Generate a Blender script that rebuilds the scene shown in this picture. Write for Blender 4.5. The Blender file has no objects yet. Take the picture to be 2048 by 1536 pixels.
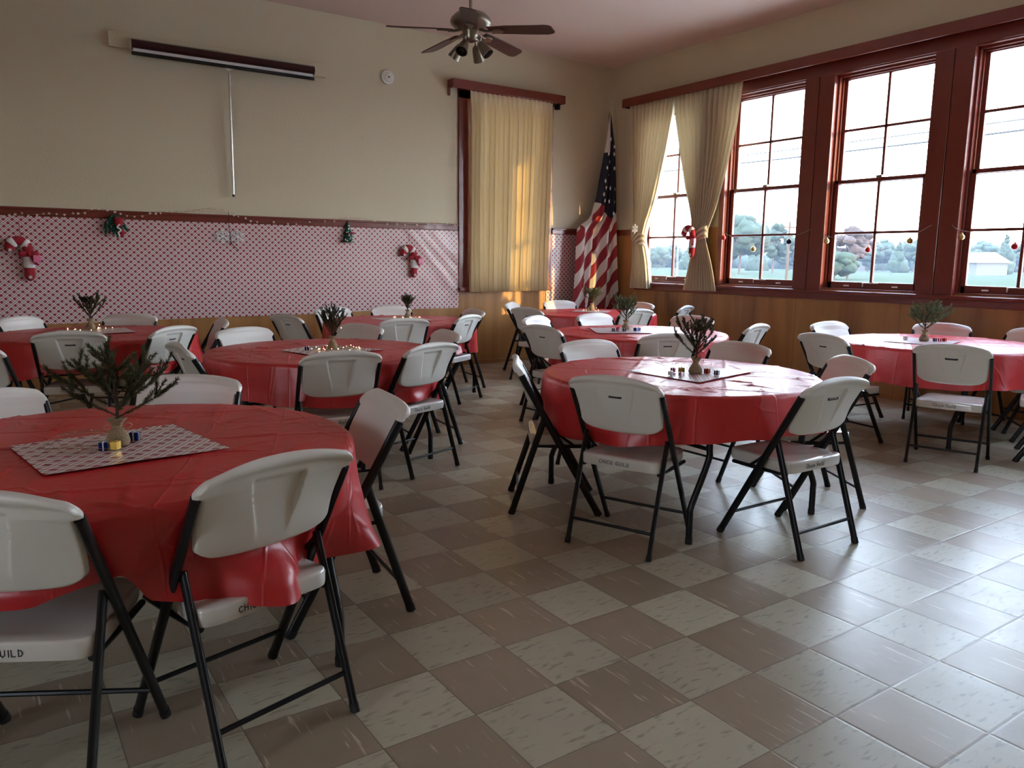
import bpy, math, random
from mathutils import Vector, Matrix, noise
from math import sin, cos, pi, sqrt, exp, atan2, floor

# ------------------------------------------------------------------ camera, sky, sun, exposure
SC = bpy.context.scene
COL = SC.collection
cam_data = bpy.data.cameras.new('camera')
cam_data.sensor_width = 36.0
cam_data.lens = 1556.53 * 36.0 / 2048.0
cam_data.clip_start = 0.05
cam_data.clip_end = 1500
cam = bpy.data.objects.new('camera', cam_data)
COL.objects.link(cam)
_r = Vector((0.826253, -0.563188, 0.01122)); _u = Vector((0.079646, 0.13652, 0.98743)); _f = Vector((0.55764, 0.814973, -0.157656))
_m = Matrix((_r, _u, -_f)).transposed().to_4x4()
_m.translation = Vector((-1.4544, -2.1600, 1.3691))
cam.matrix_world = _m
SC.camera = cam
SC.view_settings.view_transform = 'Standard'
SC.view_settings.look = 'None'
SC.view_settings.gamma = 1.0
SC.view_settings.use_curve_mapping = False
SC.view_settings.exposure = 1.52
SC.cycles.use_denoising = True
SC.cycles.max_bounces = 10
SC.cycles.diffuse_bounces = 6
SC.cycles.glossy_bounces = 4
SC.cycles.transparent_max_bounces = 16
SC.cycles.sample_clamp_indirect = 6.0
SC.cycles.caustics_reflective = False
SC.cycles.caustics_refractive = False

SKY = 7.0
SUN = 2.6
world = bpy.data.worlds.new('sky')
SC.world = world
world.use_nodes = True
_wn = world.node_tree
_wn.nodes.clear()
_o = _wn.nodes.new('ShaderNodeOutputWorld')
_b = _wn.nodes.new('ShaderNodeBackground')
_ramp = _wn.nodes.new('ShaderNodeValToRGB')
_geo = _wn.nodes.new('ShaderNodeTexCoord')
_sep = _wn.nodes.new('ShaderNodeSeparateXYZ')
_wn.links.new(_geo.outputs['Generated'], _sep.inputs[0])
_wn.links.new(_sep.outputs['Z'], _ramp.inputs[0])
_e = _ramp.color_ramp.elements
_e[0].position = 0.0; _e[0].color = (0.90, 0.94, 1.0, 1)
_e[1].position = 0.7; _e[1].color = (0.50, 0.66, 0.95, 1)
_q = _e.new(0.2); _q.color = (0.74, 0.86, 1.0, 1)
_wn.links.new(_ramp.outputs[0], _b.inputs[0])
_b.inputs[1].default_value = SKY
_wn.links.new(_b.outputs[0], _o.inputs[0])

sun_data = bpy.data.lights.new('low_sun', 'SUN')
sun_data.energy = SUN
sun_data.color = (1.0, 0.66, 0.22)
sun_data.angle = 0.012
sun = bpy.data.objects.new('low_sun', sun_data)
COL.objects.link(sun)
_d = Vector((-0.40 , 0.917, -0.150)).normalized()
sun.rotation_euler = _d.to_track_quat('-Z', 'Y').to_euler()
sun.location = (12, -20, 8)

# room measures (metres): back wall y, window wall x, ceiling z
YB, XR, ZC = 6.557, 6.193, 4.04
XL, YF = -7.0, -7.5
RAIL = 1.80
TILE = 0.3048
WINS = [5.36, 3.92, 2.51, 1.10, -0.31, -1.72]       # centres of the windows along the wall
WZ0, WZ1 = 1.09, 3.36
WHALF = 0.56                                                # half width of the opening

FILL_WINS = [-2.2]       # unseen window added in the opposite wall for fill light
FWINS = []        # windows of the wall behind the camera
for _p, _n in [((XL - 0.22, _y), (1, 0, 0)) for _y in FILL_WINS] + [((_x, YF - 0.22), (0, 1, 0)) for _x in FWINS]:
    _ld = bpy.data.lights.new('window_portal', 'AREA')
    _ld.shape = 'RECTANGLE'; _ld.size = 2 * WHALF; _ld.size_y = WZ1 - WZ0
    _ld.cycles.is_portal = True
    _lo = bpy.data.objects.new('window_portal', _ld); COL.objects.link(_lo)
    _lo.location = (_p[0], _p[1], (WZ0 + WZ1) / 2)
    _lo.rotation_euler = Vector(_n).to_track_quat('-Z', 'Z').to_euler()
for _i, _y in enumerate(WINS):                              # light portals in the window openings
    _ld = bpy.data.lights.new('window_portal', 'AREA')
    _ld.shape = 'RECTANGLE'; _ld.size = 2 * WHALF; _ld.size_y = WZ1 - WZ0
    _ld.cycles.is_portal = True
    _lo = bpy.data.objects.new('window_portal', _ld); COL.objects.link(_lo)
    _lo.location = (XR + 0.16, _y, (WZ0 + WZ1) / 2)
    _lo.rotation_euler = Vector((-1, 0, 0)).to_track_quat('-Z', 'Z').to_euler()

# ------------------------------------------------------------------ materials
def new_mat(name):
    m = bpy.data.materials.new(name); m.use_nodes = True
    nt = m.node_tree
    return m, nt, nt.nodes['Principled BSDF'], nt.nodes['Material Output']

def nd(nt, t, **kw):
    n = nt.nodes.new(t)
    for k, v in kw.items():
        if k.startswith('i_'):
            key = k[2:]
            n.inputs[int(key) if key.isdigit() else key].default_value = v
        else:
            setattr(n, k, v)
    return n

def lk(nt, a, b): nt.links.new(a, b)

def math_n(nt, op, a, b=None, c=None, clamp=False):
    n = nt.nodes.new('ShaderNodeMath'); n.operation = op; n.use_clamp = clamp
    for i, v in enumerate((a, b, c)):
        if v is None: continue
        if isinstance(v, (int, float)): n.inputs[i].default_value = v
        else: nt.links.new(v, n.inputs[i])
    return n.outputs[0]

def mixc(nt, fac, a, b, blend='MIX'):
    n = nt.nodes.new('ShaderNodeMix'); n.data_type = 'RGBA'; n.blend_type = blend
    if isinstance(fac, (int, float)): n.inputs[0].default_value = fac
    else: nt.links.new(fac, n.inputs[0])
    for i, v in ((6, a), (7, b)):
        if isinstance(v, tuple): n.inputs[i].default_value = v if len(v) == 4 else v + (1,)
        else: nt.links.new(v, n.inputs[i])
    return n.outputs[2]

def bump(nt, bsdf, h, strength=0.2, dist=0.01):
    b = nd(nt, 'ShaderNodeBump'); b.inputs['Strength'].default_value = strength; b.inputs['Distance'].default_value = dist
    nt.links.new(h, b.inputs['Height']); nt.links.new(b.outputs[0], bsdf.inputs['Normal'])

def simple(name, col, rough=0.5, metal=0.0, spec=0.5, noise_amt=0.08, scale=12.0, bump_s=0.0, coat=0.0):
    m, nt, b, o = new_mat(name)
    tc = nd(nt, 'ShaderNodeTexCoord')
    nz = nd(nt, 'ShaderNodeTexNoise'); nz.inputs['Scale'].default_value = scale; nz.inputs['Detail'].default_value = 4
    lk(nt, tc.outputs['Object'], nz.inputs['Vector'])
    dark = tuple(max(0, c * (1 - noise_amt)) for c in col); lite = tuple(min(1, c * (1 + noise_amt)) for c in col)
    lk(nt, mixc(nt, nz.outputs[0], dark, lite), b.inputs['Base Color'])
    b.inputs['Roughness'].default_value = rough; b.inputs['Metallic'].default_value = metal
    b.inputs['Specular IOR Level'].default_value = spec; b.inputs['Coat Weight'].default_value = coat
    if bump_s: bump(nt, b, nz.outputs[0], bump_s, 0.01)
    return m

M = {}
M['plastic'] = simple('off_white_moulded_plastic', (0.74, 0.72, 0.66), 0.36, noise_amt=0.03, scale=300, bump_s=0.03)
M['plastic_seat'] = simple('off_white_seat_plastic', (0.68, 0.66, 0.60), 0.13, spec=1.0, noise_amt=0.03, scale=300)
M['black_metal'] = simple('black_powder_coated_steel', (0.0065, 0.007, 0.008), 0.36, spec=0.4)
M['rubber'] = simple('black_rubber', (0.01, 0.01, 0.01), 0.6)
M['ink'] = simple('black_marker', (0.015, 0.012, 0.02), 0.6)
M['logo_white'] = simple('pale_raised_lettering', (0.6, 0.6, 0.58), 0.5)
M['red_paint'] = simple('dark_red_gloss_paint', (0.165, 0.030, 0.018), 0.30, noise_amt=0.15, scale=6, bump_s=0.02, coat=0.2)
M['steel'] = simple('brushed_steel', (0.62, 0.61, 0.58), 0.25, metal=1.0)
M['pewter'] = simple('brushed_pewter', (0.30, 0.26, 0.20), 0.33, metal=1.0)
M['blade'] = simple('dark_walnut_blade', (0.075, 0.028, 0.022), 0.4, noise_amt=0.25, scale=5)
M['white_paint'] = simple('white_plastic', (0.75, 0.73, 0.66), 0.4)
M['burlap'] = simple('burlap', (0.30, 0.21, 0.12), 0.9, noise_amt=0.35, scale=160, bump_s=0.5)
M['twine'] = simple('twine', (0.42, 0.30, 0.16), 0.9)
M['bark'] = simple('bark', (0.06, 0.035, 0.02), 0.9, noise_amt=0.3, scale=60)
M['felt_red'] = simple('red_felt', (0.32, 0.012, 0.022), 0.85, noise_amt=0.2, scale=90, bump_s=0.2)
M['felt_white'] = simple('white_felt', (0.78, 0.76, 0.74), 0.9, noise_amt=0.08, scale=90, bump_s=0.2)
M['pink_foil'] = simple('pink_ribbon', (0.72, 0.20, 0.33), 0.35)
M['felt_green'] = simple('green_yarn', (0.012, 0.075, 0.045), 0.9, noise_amt=0.4, scale=70, bump_s=0.6)
M['foil_blue'] = simple('blue_foil', (0.01, 0.035, 0.22), 0.18, metal=0.8)
M['foil_gold'] = simple('gold_foil', (0.50, 0.31, 0.06), 0.35, metal=0.9)
M['foil_red'] = simple('red_foil', (0.28, 0.01, 0.03), 0.2, metal=0.7)
M['foil_white'] = simple('silver_white_foil', (0.75, 0.75, 0.78), 0.25, metal=0.3)
M['ball_dark'] = simple('dark_bauble', (0.012, 0.012, 0.03), 0.2, metal=0.5)
M['ball_red'] = simple('red_bauble', (0.45, 0.02, 0.02), 0.2, metal=0.3)
M['ball_gold'] = simple('gold_bauble', (0.55, 0.40, 0.13), 0.22, metal=0.8)
M['string'] = simple('thin_string', (0.35, 0.32, 0.28), 0.8)
M['wire'] = simple('fine_copper_wire', (0.45, 0.30, 0.18), 0.4, metal=0.7)
M['star'] = simple('pale_wooden_star', (0.74, 0.58, 0.48), 0.7)
M['snow'] = simple('white_glitter', (0.85, 0.85, 0.83), 0.5)
M['table_white'] = simple('white_table_plastic', (0.70, 0.70, 0.68), 0.45)
M['board'] = simple('tan_painted_board', (0.40, 0.33, 0.225), 0.75, scale=8)
M['black_cord'] = simple('black_cable', (0.01, 0.01, 0.01), 0.5)
M['screen_case'] = simple('dark_maroon_enamel', (0.032, 0.007, 0.007), 0.28)
M['screen_cloth'] = simple('white_screen_vinyl', (0.72, 0.70, 0.70), 0.6)
M['black_hem'] = simple('black_vinyl', (0.004, 0.004, 0.004), 0.5)
M['dark_void'] = simple('dark_cup_inside', (0.012, 0.014, 0.02), 0.25)

def mat_emit(name, col, s):
    m, nt, b, o = new_mat(name)
    b.inputs['Base Color'].default_value = col + (1,)
    b.inputs['Emission Color'].default_value = col + (1,); b.inputs['Emission Strength'].default_value = s
    return m
M['bulb'] = mat_emit('warm_fairy_bulb', (1.0, 0.78, 0.40), 3.0)
M['bulb_off'] = simple('clear_fairy_bulb', (0.7, 0.65, 0.55), 0.2)

# plaster wall
def plaster(name, col, var):
    m, nt, b, o = new_mat(name)
    tc = nd(nt, 'ShaderNodeTexCoord')
    n1 = nd(nt, 'ShaderNodeTexNoise'); n1.inputs['Scale'].default_value = 0.9; n1.inputs['Detail'].default_value = 5
    n2 = nd(nt, 'ShaderNodeTexNoise'); n2.inputs['Scale'].default_value = 45; n2.inputs['Detail'].default_value = 6
    for n in (n1, n2): lk(nt, tc.outputs['Object'], n.inputs['Vector'])
    lk(nt, mixc(nt, n1.outputs[0], tuple(c * (1 - var) for c in col), tuple(c * (1 + var) for c in col)), b.inputs['Base Color'])
    b.inputs['Roughness'].default_value = 0.62
    bump(nt, b, n2.outputs[0], 0.35, 0.006)
    return m
M['wall'] = plaster('tan_plaster', (0.58, 0.515, 0.355), 0.05)
M['ceiling'] = plaster('pinkish_ceiling', (0.66, 0.525, 0.45), 0.03)

# plywood wainscot
m, nt, b, o = new_mat('varnished_plywood')
tc = nd(nt, 'ShaderNodeTexCoord'); mp = nd(nt, 'ShaderNodeMapping'); mp.inputs['Scale'].default_value = (1, 1, 0.10)
lk(nt, tc.outputs['Object'], mp.inputs[0])
n1 = nd(nt, 'ShaderNodeTexNoise'); n1.inputs['Scale'].default_value = 3.2; n1.inputs['Detail'].default_value = 8; n1.inputs['Distortion'].default_value = 0.9
n2 = nd(nt, 'ShaderNodeTexNoise'); n2.inputs['Scale'].default_value = 26; n2.inputs['Detail'].default_value = 5
lk(nt, mp.outputs[0], n1.inputs['Vector']); lk(nt, mp.outputs[0], n2.inputs['Vector'])
rp = nd(nt, 'ShaderNodeValToRGB')
el = rp.color_ramp.elements
el[0].position = 0.30; el[0].color = (0.10, 0.036, 0.012, 1); el[1].position = 0.60; el[1].color = (0.46, 0.230, 0.076, 1)
q = el.new(0.40); q.color = (0.30, 0.132, 0.042, 1)
lk(nt, n1.outputs[0], rp.inputs[0])
c1 = mixc(nt, math_n(nt, 'MULTIPLY', n2.outputs[0], 0.55), rp.outputs[0], (0.31, 0.142, 0.047))
sp = nd(nt, 'ShaderNodeSeparateXYZ'); lk(nt, tc.outputs['Object'], sp.inputs[0])
def seams(v, off):
    f = math_n(nt, 'FRACT', math_n(nt, 'DIVIDE', math_n(nt, 'ADD', v, off), 1.2192))
    return math_n(nt, 'LESS_THAN', f, 0.0035)
sm = math_n(nt, 'MAXIMUM', seams(sp.outputs['X'], -0.25 + 12.192), seams(sp.outputs['Y'], 12.192 - 0.9))
lk(nt, mixc(nt, math_n(nt, 'MULTIPLY', sm, 0.75), c1, (0.03, 0.012, 0.005)), b.inputs['Base Color'])
b.inputs['Roughness'].default_value = 0.33
bump(nt, b, n2.outputs[0], 0.05, 0.005)
M['plywood'] = m

# floor tiles
m, nt, b, o = new_mat('vinyl_floor_tiles')
tc = nd(nt, 'ShaderNodeTexCoord'); sp = nd(nt, 'ShaderNodeSeparateXYZ'); lk(nt, tc.outputs['Object'], sp.inputs[0])
ux = math_n(nt, 'DIVIDE', sp.outputs['X'], TILE); uy = math_n(nt, 'DIVIDE', sp.outputs['Y'], TILE)
ix = math_n(nt, 'FLOOR', ux); iy = math_n(nt, 'FLOOR', uy); fx = math_n(nt, 'FRACT', ux); fy = math_n(nt, 'FRACT', uy)
par = math_n(nt, 'FLOORED_MODULO', math_n(nt, 'ADD', ix, iy), 2.0)         # 1 = beige
cv = nd(nt, 'ShaderNodeCombineXYZ'); lk(nt, ix, cv.inputs[0]); lk(nt, iy, cv.inputs[1])
wn = nd(nt, 'ShaderNodeTexWhiteNoise', noise_dimensions='2D'); lk(nt, cv.outputs[0], wn.inputs['Vector'])
wsep = nd(nt, 'ShaderNodeSeparateColor'); lk(nt, wn.outputs['Color'], wsep.inputs[0])
offs = nd(nt, 'ShaderNodeVectorMath', operation='SCALE'); lk(nt, wn.outputs['Color'], offs.inputs[0]); offs.inputs['Scale'].default_value = 30
pos = nd(nt, 'ShaderNodeVectorMath', operation='ADD'); lk(nt, tc.outputs['Object'], pos.inputs[0]); lk(nt, offs.outputs[0], pos.inputs[1])
def streak(scale, ns, det=4):
    mp = nd(nt, 'ShaderNodeMapping'); mp.inputs['Scale'].default_value = scale; lk(nt, pos.outputs[0], mp.inputs[0])
    n = nd(nt, 'ShaderNodeTexNoise'); n.inputs['Scale'].default_value = ns; n.inputs['Detail'].default_value = det; lk(nt, mp.outputs[0], n.inputs['Vector'])
    return n.outputs[0]
sb = streak((1, 0.075, 1), 75); sg = streak((0.30, 1, 1), 58, 8); big = streak((1, 0.5, 1), 9)
def sstep(v, a, bb):
    n = nd(nt, 'ShaderNodeMapRange', interpolation_type='SMOOTHSTEP'); n.inputs['From Min'].default_value = a; n.inputs['From Max'].default_value = bb
    lk(nt, v, n.inputs['Value']); return n.outputs[0]
brown = mixc(nt, big, (0.305, 0.240, 0.165), (0.385, 0.312, 0.222))
brown = mixc(nt, math_n(nt, 'MULTIPLY', sstep(sb, 0.625, 0.70), 0.85), brown, (0.66, 0.56, 0.43))
beige = mixc(nt, big, (0.43, 0.40, 0.29), (0.52, 0.485, 0.36))
beige = mixc(nt, math_n(nt, 'MULTIPLY', sstep(sg, 0.54, 0.70), 0.55), beige, (0.17, 0.145, 0.105))
colr = mixc(nt, par, brown, beige)
tint = math_n(nt, 'ADD', 0.86, math_n(nt, 'MULTIPLY', wsep.outputs[0], 0.24))
tn = nd(nt, 'ShaderNodeVectorMath', operation='SCALE'); lk(nt, colr, tn.inputs[0]); lk(nt, tint, tn.inputs['Scale'])
def edge(f): return math_n(nt, 'MINIMUM', f, math_n(nt, 'SUBTRACT', 1.0, f))
ed = math_n(nt, 'MINIMUM', edge(fx), edge(fy))
gap = math_n(nt, 'SUBTRACT', 1.0, sstep(ed, 0.002, 0.010))
lk(nt, mixc(nt, math_n(nt, 'MULTIPLY', gap, 0.62), tn.outputs[0], (0.075, 0.055, 0.04)), b.inputs['Base Color'])
scuff = nd(nt, 'ShaderNodeTexNoise'); scuff.inputs['Scale'].default_value = 6; scuff.inputs['Detail'].default_value = 3; scuff.inputs['Roughness'].default_value = 0.5
lk(nt, tc.outputs['Object'], scuff.inputs['Vector'])
rr = math_n(nt, 'ADD', 0.285, math_n(nt, 'MULTIPLY', scuff.outputs[0], 0.10))
lk(nt, rr, b.inputs['Roughness'])
b.inputs['Specular IOR Level'].default_value = 0.38
# each tile lies a little out of true and its edges curl, so reflections break from tile to tile
hx = math_n(nt, 'MULTIPLY', math_n(nt, 'SUBTRACT', fx, 0.5), math_n(nt, 'SUBTRACT', wsep.outputs[1], 0.5))
hy = math_n(nt, 'MULTIPLY', math_n(nt, 'SUBTRACT', fy, 0.5), math_n(nt, 'SUBTRACT', wsep.outputs[2], 0.5))
hh = math_n(nt, 'ADD', math_n(nt, 'ADD', hx, hy), math_n(nt, 'MULTIPLY', sstep(ed, 0.0, 0.03), 0.10))
wav = nd(nt, 'ShaderNodeTexNoise'); wav.inputs['Scale'].default_value = 7; wav.inputs['Detail'].default_value = 5; lk(nt, pos.outputs[0], wav.inputs['Vector'])
hh = math_n(nt, 'ADD', hh, math_n(nt, 'MULTIPLY', wav.outputs[0], 0.20))
bump(nt, b, hh, 0.55, 0.012)
M['floor'] = m

# red plastic tablecloth
m, nt, b, o = new_mat('red_plastic_tablecloth')
tc = nd(nt, 'ShaderNodeTexCoord')
n1 = nd(nt, 'ShaderNodeTexNoise'); n1.inputs['Scale'].default_value = 5; n1.inputs['Detail'].default_value = 4; lk(nt, tc.outputs['Object'], n1.inputs['Vector'])
n2 = nd(nt, 'ShaderNodeTexNoise'); n2.inputs['Scale'].default_value = 9; n2.inputs['Detail'].default_value = 6; n2.inputs['Distortion'].default_value = 1.2
lk(nt, tc.outputs['Object'], n2.inputs['Vector'])
lk(nt, mixc(nt, n1.outputs[0], (0.54, 0.018, 0.020), (0.62, 0.026, 0.028)), b.inputs['Base Color'])
b.inputs['Roughness'].default_value = 0.37; b.inputs['Specular IOR Level'].default_value = 0.85
oi = nd(nt, 'ShaderNodeObjectInfo'); cr_ = nd(nt, 'ShaderNodeCombineXYZ'); lk(nt, math_n(nt, 'MULTIPLY', oi.outputs['Random'], 1.5), cr_.inputs[2])
mpf = nd(nt, 'ShaderNodeMapping'); lk(nt, cr_.outputs[0], mpf.inputs['Rotation'])
wob = nd(nt, 'ShaderNodeVectorMath', operation='SCALE'); wob.inputs['Scale'].default_value = 0.025; lk(nt, n1.outputs['Color'], wob.inputs[0])
wad = nd(nt, 'ShaderNodeVectorMath', operation='ADD'); lk(nt, tc.outputs['Object'], wad.inputs[0]); lk(nt, wob.outputs[0], wad.inputs[1])
lk(nt, wad.outputs[0], mpf.inputs['Vector']); spf = nd(nt, 'ShaderNodeSeparateXYZ'); lk(nt, mpf.outputs[0], spf.inputs[0])
def foldline(v, per):                                         # sharp packing folds
    d = math_n(nt, 'ABSOLUTE', math_n(nt, 'SUBTRACT', math_n(nt, 'FRACT', math_n(nt, 'ADD', math_n(nt, 'DIVIDE', v, per), 50.37)), 0.5))
    n = nd(nt, 'ShaderNodeMapRange', interpolation_type='SMOOTHSTEP'); n.inputs['From Min'].default_value = 0.0; n.inputs['From Max'].default_value = 0.028
    n.inputs['To Min'].default_value = 1.0; n.inputs['To Max'].default_value = 0.0; lk(nt, d, n.inputs['Value']); return n.outputs[0]
vo = nd(nt, 'ShaderNodeTexVoronoi', feature='DISTANCE_TO_EDGE'); vo.inputs['Scale'].default_value = 4.5; lk(nt, wad.outputs[0], vo.inputs['Vector'])
ck = nd(nt, 'ShaderNodeMapRange', interpolation_type='SMOOTHSTEP'); ck.inputs['From Max'].default_value = 0.05; ck.inputs['To Min'].default_value = 1.0; ck.inputs['To Max'].default_value = 0.0
lk(nt, vo.outputs['Distance'], ck.inputs['Value'])
msk = nd(nt, 'ShaderNodeMapRange', interpolation_type='SMOOTHSTEP'); msk.inputs['From Min'].default_value = 0.50; msk.inputs['From Max'].default_value = 0.62; lk(nt, n1.outputs[0], msk.inputs['Value'])
hf = math_n(nt, 'ADD', math_n(nt, 'MAXIMUM', foldline(spf.outputs[0], 0.245), foldline(spf.outputs[1], 0.245)), math_n(nt, 'MULTIPLY', math_n(nt, 'MULTIPLY', ck.outputs[0], msk.outputs[0]), 1.3))
bump(nt, b, math_n(nt, 'ADD', math_n(nt, 'MULTIPLY', n2.outputs[0], 0.45), math_n(nt, 'MULTIPLY', hf, 0.42)), 0.30, 0.012)
tr = nd(nt, 'ShaderNodeBsdfTranslucent'); tr.inputs[0].default_value = (0.80, 0.04, 0.05, 1)
mx = nd(nt, 'ShaderNodeMixShader'); mx.inputs[0].default_value = 0.10
lk(nt, b.outputs[0], mx.inputs[1]); lk(nt, tr.outputs[0], mx.inputs[2]); lk(nt, mx.outputs[0], o.inputs['Surface'])
M['cloth'] = m

# cream curtain
m, nt, b, o = new_mat('cream_curtain_cloth')
tc = nd(nt, 'ShaderNodeTexCoord')
n1 = nd(nt, 'ShaderNodeTexNoise'); n1.inputs['Scale'].default_value = 180; lk(nt, tc.outputs['Object'], n1.inputs['Vector'])
lk(nt, mixc(nt, n1.outputs[0], (0.50, 0.42, 0.275), (0.60, 0.51, 0.35)), b.inputs['Base Color'])
b.inputs['Roughness'].default_value = 0.85
tr = nd(nt, 'ShaderNodeBsdfTranslucent'); tr.inputs[0].default_value = (0.85, 0.66, 0.36, 1)
mx = nd(nt, 'ShaderNodeMixShader'); mx.inputs[0].default_value = 0.07
lk(nt, b.outputs[0], mx.inputs[1]); lk(nt, tr.outputs[0], mx.inputs[2]); lk(nt, mx.outputs[0], o.inputs['Surface'])
M['curtain'] = m
M['curtain_lined'] = simple('lined_cream_curtain', (0.70, 0.60, 0.41), 0.8, spec=0.3, noise_amt=0.06, scale=180)
nt = M['curtain_lined'].node_tree; tr = nd(nt, 'ShaderNodeBsdfTranslucent'); tr.inputs[0].default_value = (0.85, 0.66, 0.36, 1)
mx = nd(nt, 'ShaderNodeMixShader'); mx.inputs[0].default_value = 0.025; lk(nt, nt.nodes['Principled BSDF'].outputs[0], mx.inputs[1]); lk(nt, tr.outputs[0], mx.inputs[2]); lk(nt, mx.outputs[0], nt.nodes['Material Output'].inputs['Surface'])

# plaid paper: stripes along both diagonals of the UV square (uv in metres)
def plaid(name, per, red, white, dark, rough, lowc=1.0):
    m, nt, b, o = new_mat(name)
    uv = nd(nt, 'ShaderNodeUVMap'); sp = nd(nt, 'ShaderNodeSeparateXYZ'); lk(nt, uv.outputs[0], sp.inputs[0])
    a = math_n(nt, 'FRACT', math_n(nt, 'DIVIDE', math_n(nt, 'ADD', sp.outputs[0], sp.outputs[1]), per))
    c = math_n(nt, 'FRACT', math_n(nt, 'DIVIDE', math_n(nt, 'SUBTRACT', sp.outputs[0], sp.outputs[1]), per))
    def band(v, lo, hi): return math_n(nt, 'MULTIPLY', math_n(nt, 'GREATER_THAN', v, lo), math_n(nt, 'LESS_THAN', v, hi))
    def stripes(v):
        w = math_n(nt, 'ADD', band(v, 0.50, 0.595), band(v, 0.855, 0.95))
        d = band(v, 0.69, 0.76)
        return w, d
    wa, da = stripes(a); wc, dc = stripes(c)
    ba = math_n(nt, 'GREATER_THAN', a, 0.5); bc = math_n(nt, 'GREATER_THAN', c, 0.5)
    both = math_n(nt, 'MULTIPLY', ba, bc); one = math_n(nt, 'SUBTRACT', math_n(nt, 'ADD', ba, bc), math_n(nt, 'MULTIPLY', both, 2.0))
    col = mixc(nt, math_n(nt, 'MULTIPLY', one, 0.42), red, white)
    col = mixc(nt, math_n(nt, 'MULTIPLY', both, 0.58), col, white)
    col = mixc(nt, math_n(nt, 'MULTIPLY', math_n(nt, 'MINIMUM', math_n(nt, 'ADD', wa, wc), 1.0), 0.85), col, white)
    col = mixc(nt, math_n(nt, 'MULTIPLY', math_n(nt, 'MINIMUM', math_n(nt, 'ADD', da, dc), 1.0), 0.75), col, dark)
    lk(nt, col, b.inputs['Base Color']); b.inputs['Roughness'].default_value = rough
    b.inputs['Specular IOR Level'].default_value = 0.6
    return m
M['plaid'] = plaid('red_plaid_gift_paper', 0.0700, (0.31, 0.018, 0.045), (0.93, 0.86, 0.80), (0.045, 0.055, 0.04), 0.30)

# window glass: mostly clear, glossy towards grazing angles
m, nt, b, o = new_mat('window_glass')
lw = nd(nt, 'ShaderNodeLayerWeight'); lw.inputs[0].default_value = 0.5
fr = math_n(nt, 'ADD', 0.02, math_n(nt, 'MULTIPLY', math_n(nt, 'POWER', lw.outputs['Facing'], 4.0), 0.40))
tp = nd(nt, 'ShaderNodeBsdfTransparent'); gl = nd(nt, 'ShaderNodeBsdfGlossy'); gl.inputs['Roughness'].default_value = 0.02
tp.inputs[0].default_value = (0.97, 0.98, 0.98, 1)
mx = nd(nt, 'ShaderNodeMixShader'); lk(nt, fr, mx.inputs[0]); lk(nt, tp.outputs[0], mx.inputs[1]); lk(nt, gl.outputs[0], mx.inputs[2])
lk(nt, mx.outputs[0], o.inputs['Surface'])
M['glass'] = m

# evergreen needles
def needles(name, a, c):
    m, nt, b, o = new_mat(name)
    tc = nd(nt, 'ShaderNodeTexCoord')
    n1 = nd(nt, 'ShaderNodeTexNoise'); n1.inputs['Scale'].default_value = 40; lk(nt, tc.outputs['Object'], n1.inputs['Vector'])
    lk(nt, mixc(nt, n1.outputs[0], a, c), b.inputs['Base Color']); b.inputs['Roughness'].default_value = 0.7; b.inputs['Specular IOR Level'].default_value = 0.15
    return m
M['needle'] = needles('dark_spruce_needles', (0.042, 0.052, 0.020), (0.125, 0.122, 0.058))
M['needle_pale'] = needles('grey_green_needles', (0.09, 0.12, 0.05), (0.22, 0.25, 0.13))
M['tree_far'] = needles('far_tree_leaves', (0.014, 0.024, 0.014), (0.034, 0.046, 0.026))
M['tree_bare'] = needles('bare_orchard_twigs', (0.040, 0.026, 0.022), (0.065, 0.042, 0.034))

# field
m, nt, b, o = new_mat('pale_winter_grass')
tc = nd(nt, 'ShaderNodeTexCoord')
mp = nd(nt, 'ShaderNodeMapping'); mp.inputs['Scale'].default_value = (0.35, 0.05, 1); mp.inputs['Rotation'].default_value = (0, 0, 0.5); lk(nt, tc.outputs['Object'], mp.inputs[0])
n1 = nd(nt, 'ShaderNodeTexNoise'); n1.inputs['Scale'].default_value = 1.2; n1.inputs['Detail'].default_value = 8; lk(nt, mp.outputs[0], n1.inputs['Vector'])
lk(nt, mixc(nt, n1.outputs[0], (0.038, 0.048, 0.032), (0.058, 0.068, 0.046)), b.inputs['Base Color']); b.inputs['Roughness'].default_value = 1.0; b.inputs['Specular IOR Level'].default_value = 0.0
M['field'] = m

# flag: uv.x = stripe number, uv.y > 0 inside the blue field
m, nt, b, o = new_mat('flag_cloth')
uv = nd(nt, 'ShaderNodeUVMap'); sp = nd(nt, 'ShaderNodeSeparateXYZ'); lk(nt, uv.outputs[0], sp.inputs[0])
st = math_n(nt, 'GREATER_THAN', math_n(nt, 'FLOORED_MODULO', sp.outputs[0], 2.0), 1.0)
col = mixc(nt, st, (0.25, 0.010, 0.018), (0.62, 0.57, 0.52))
col = mixc(nt, math_n(nt, 'GREATER_THAN', sp.outputs[1], 0.0), col, (0.004, 0.007, 0.022))
lk(nt, col, b.inputs['Base Color']); b.inputs['Roughness'].default_value = 0.7
M['flag'] = m

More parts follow.
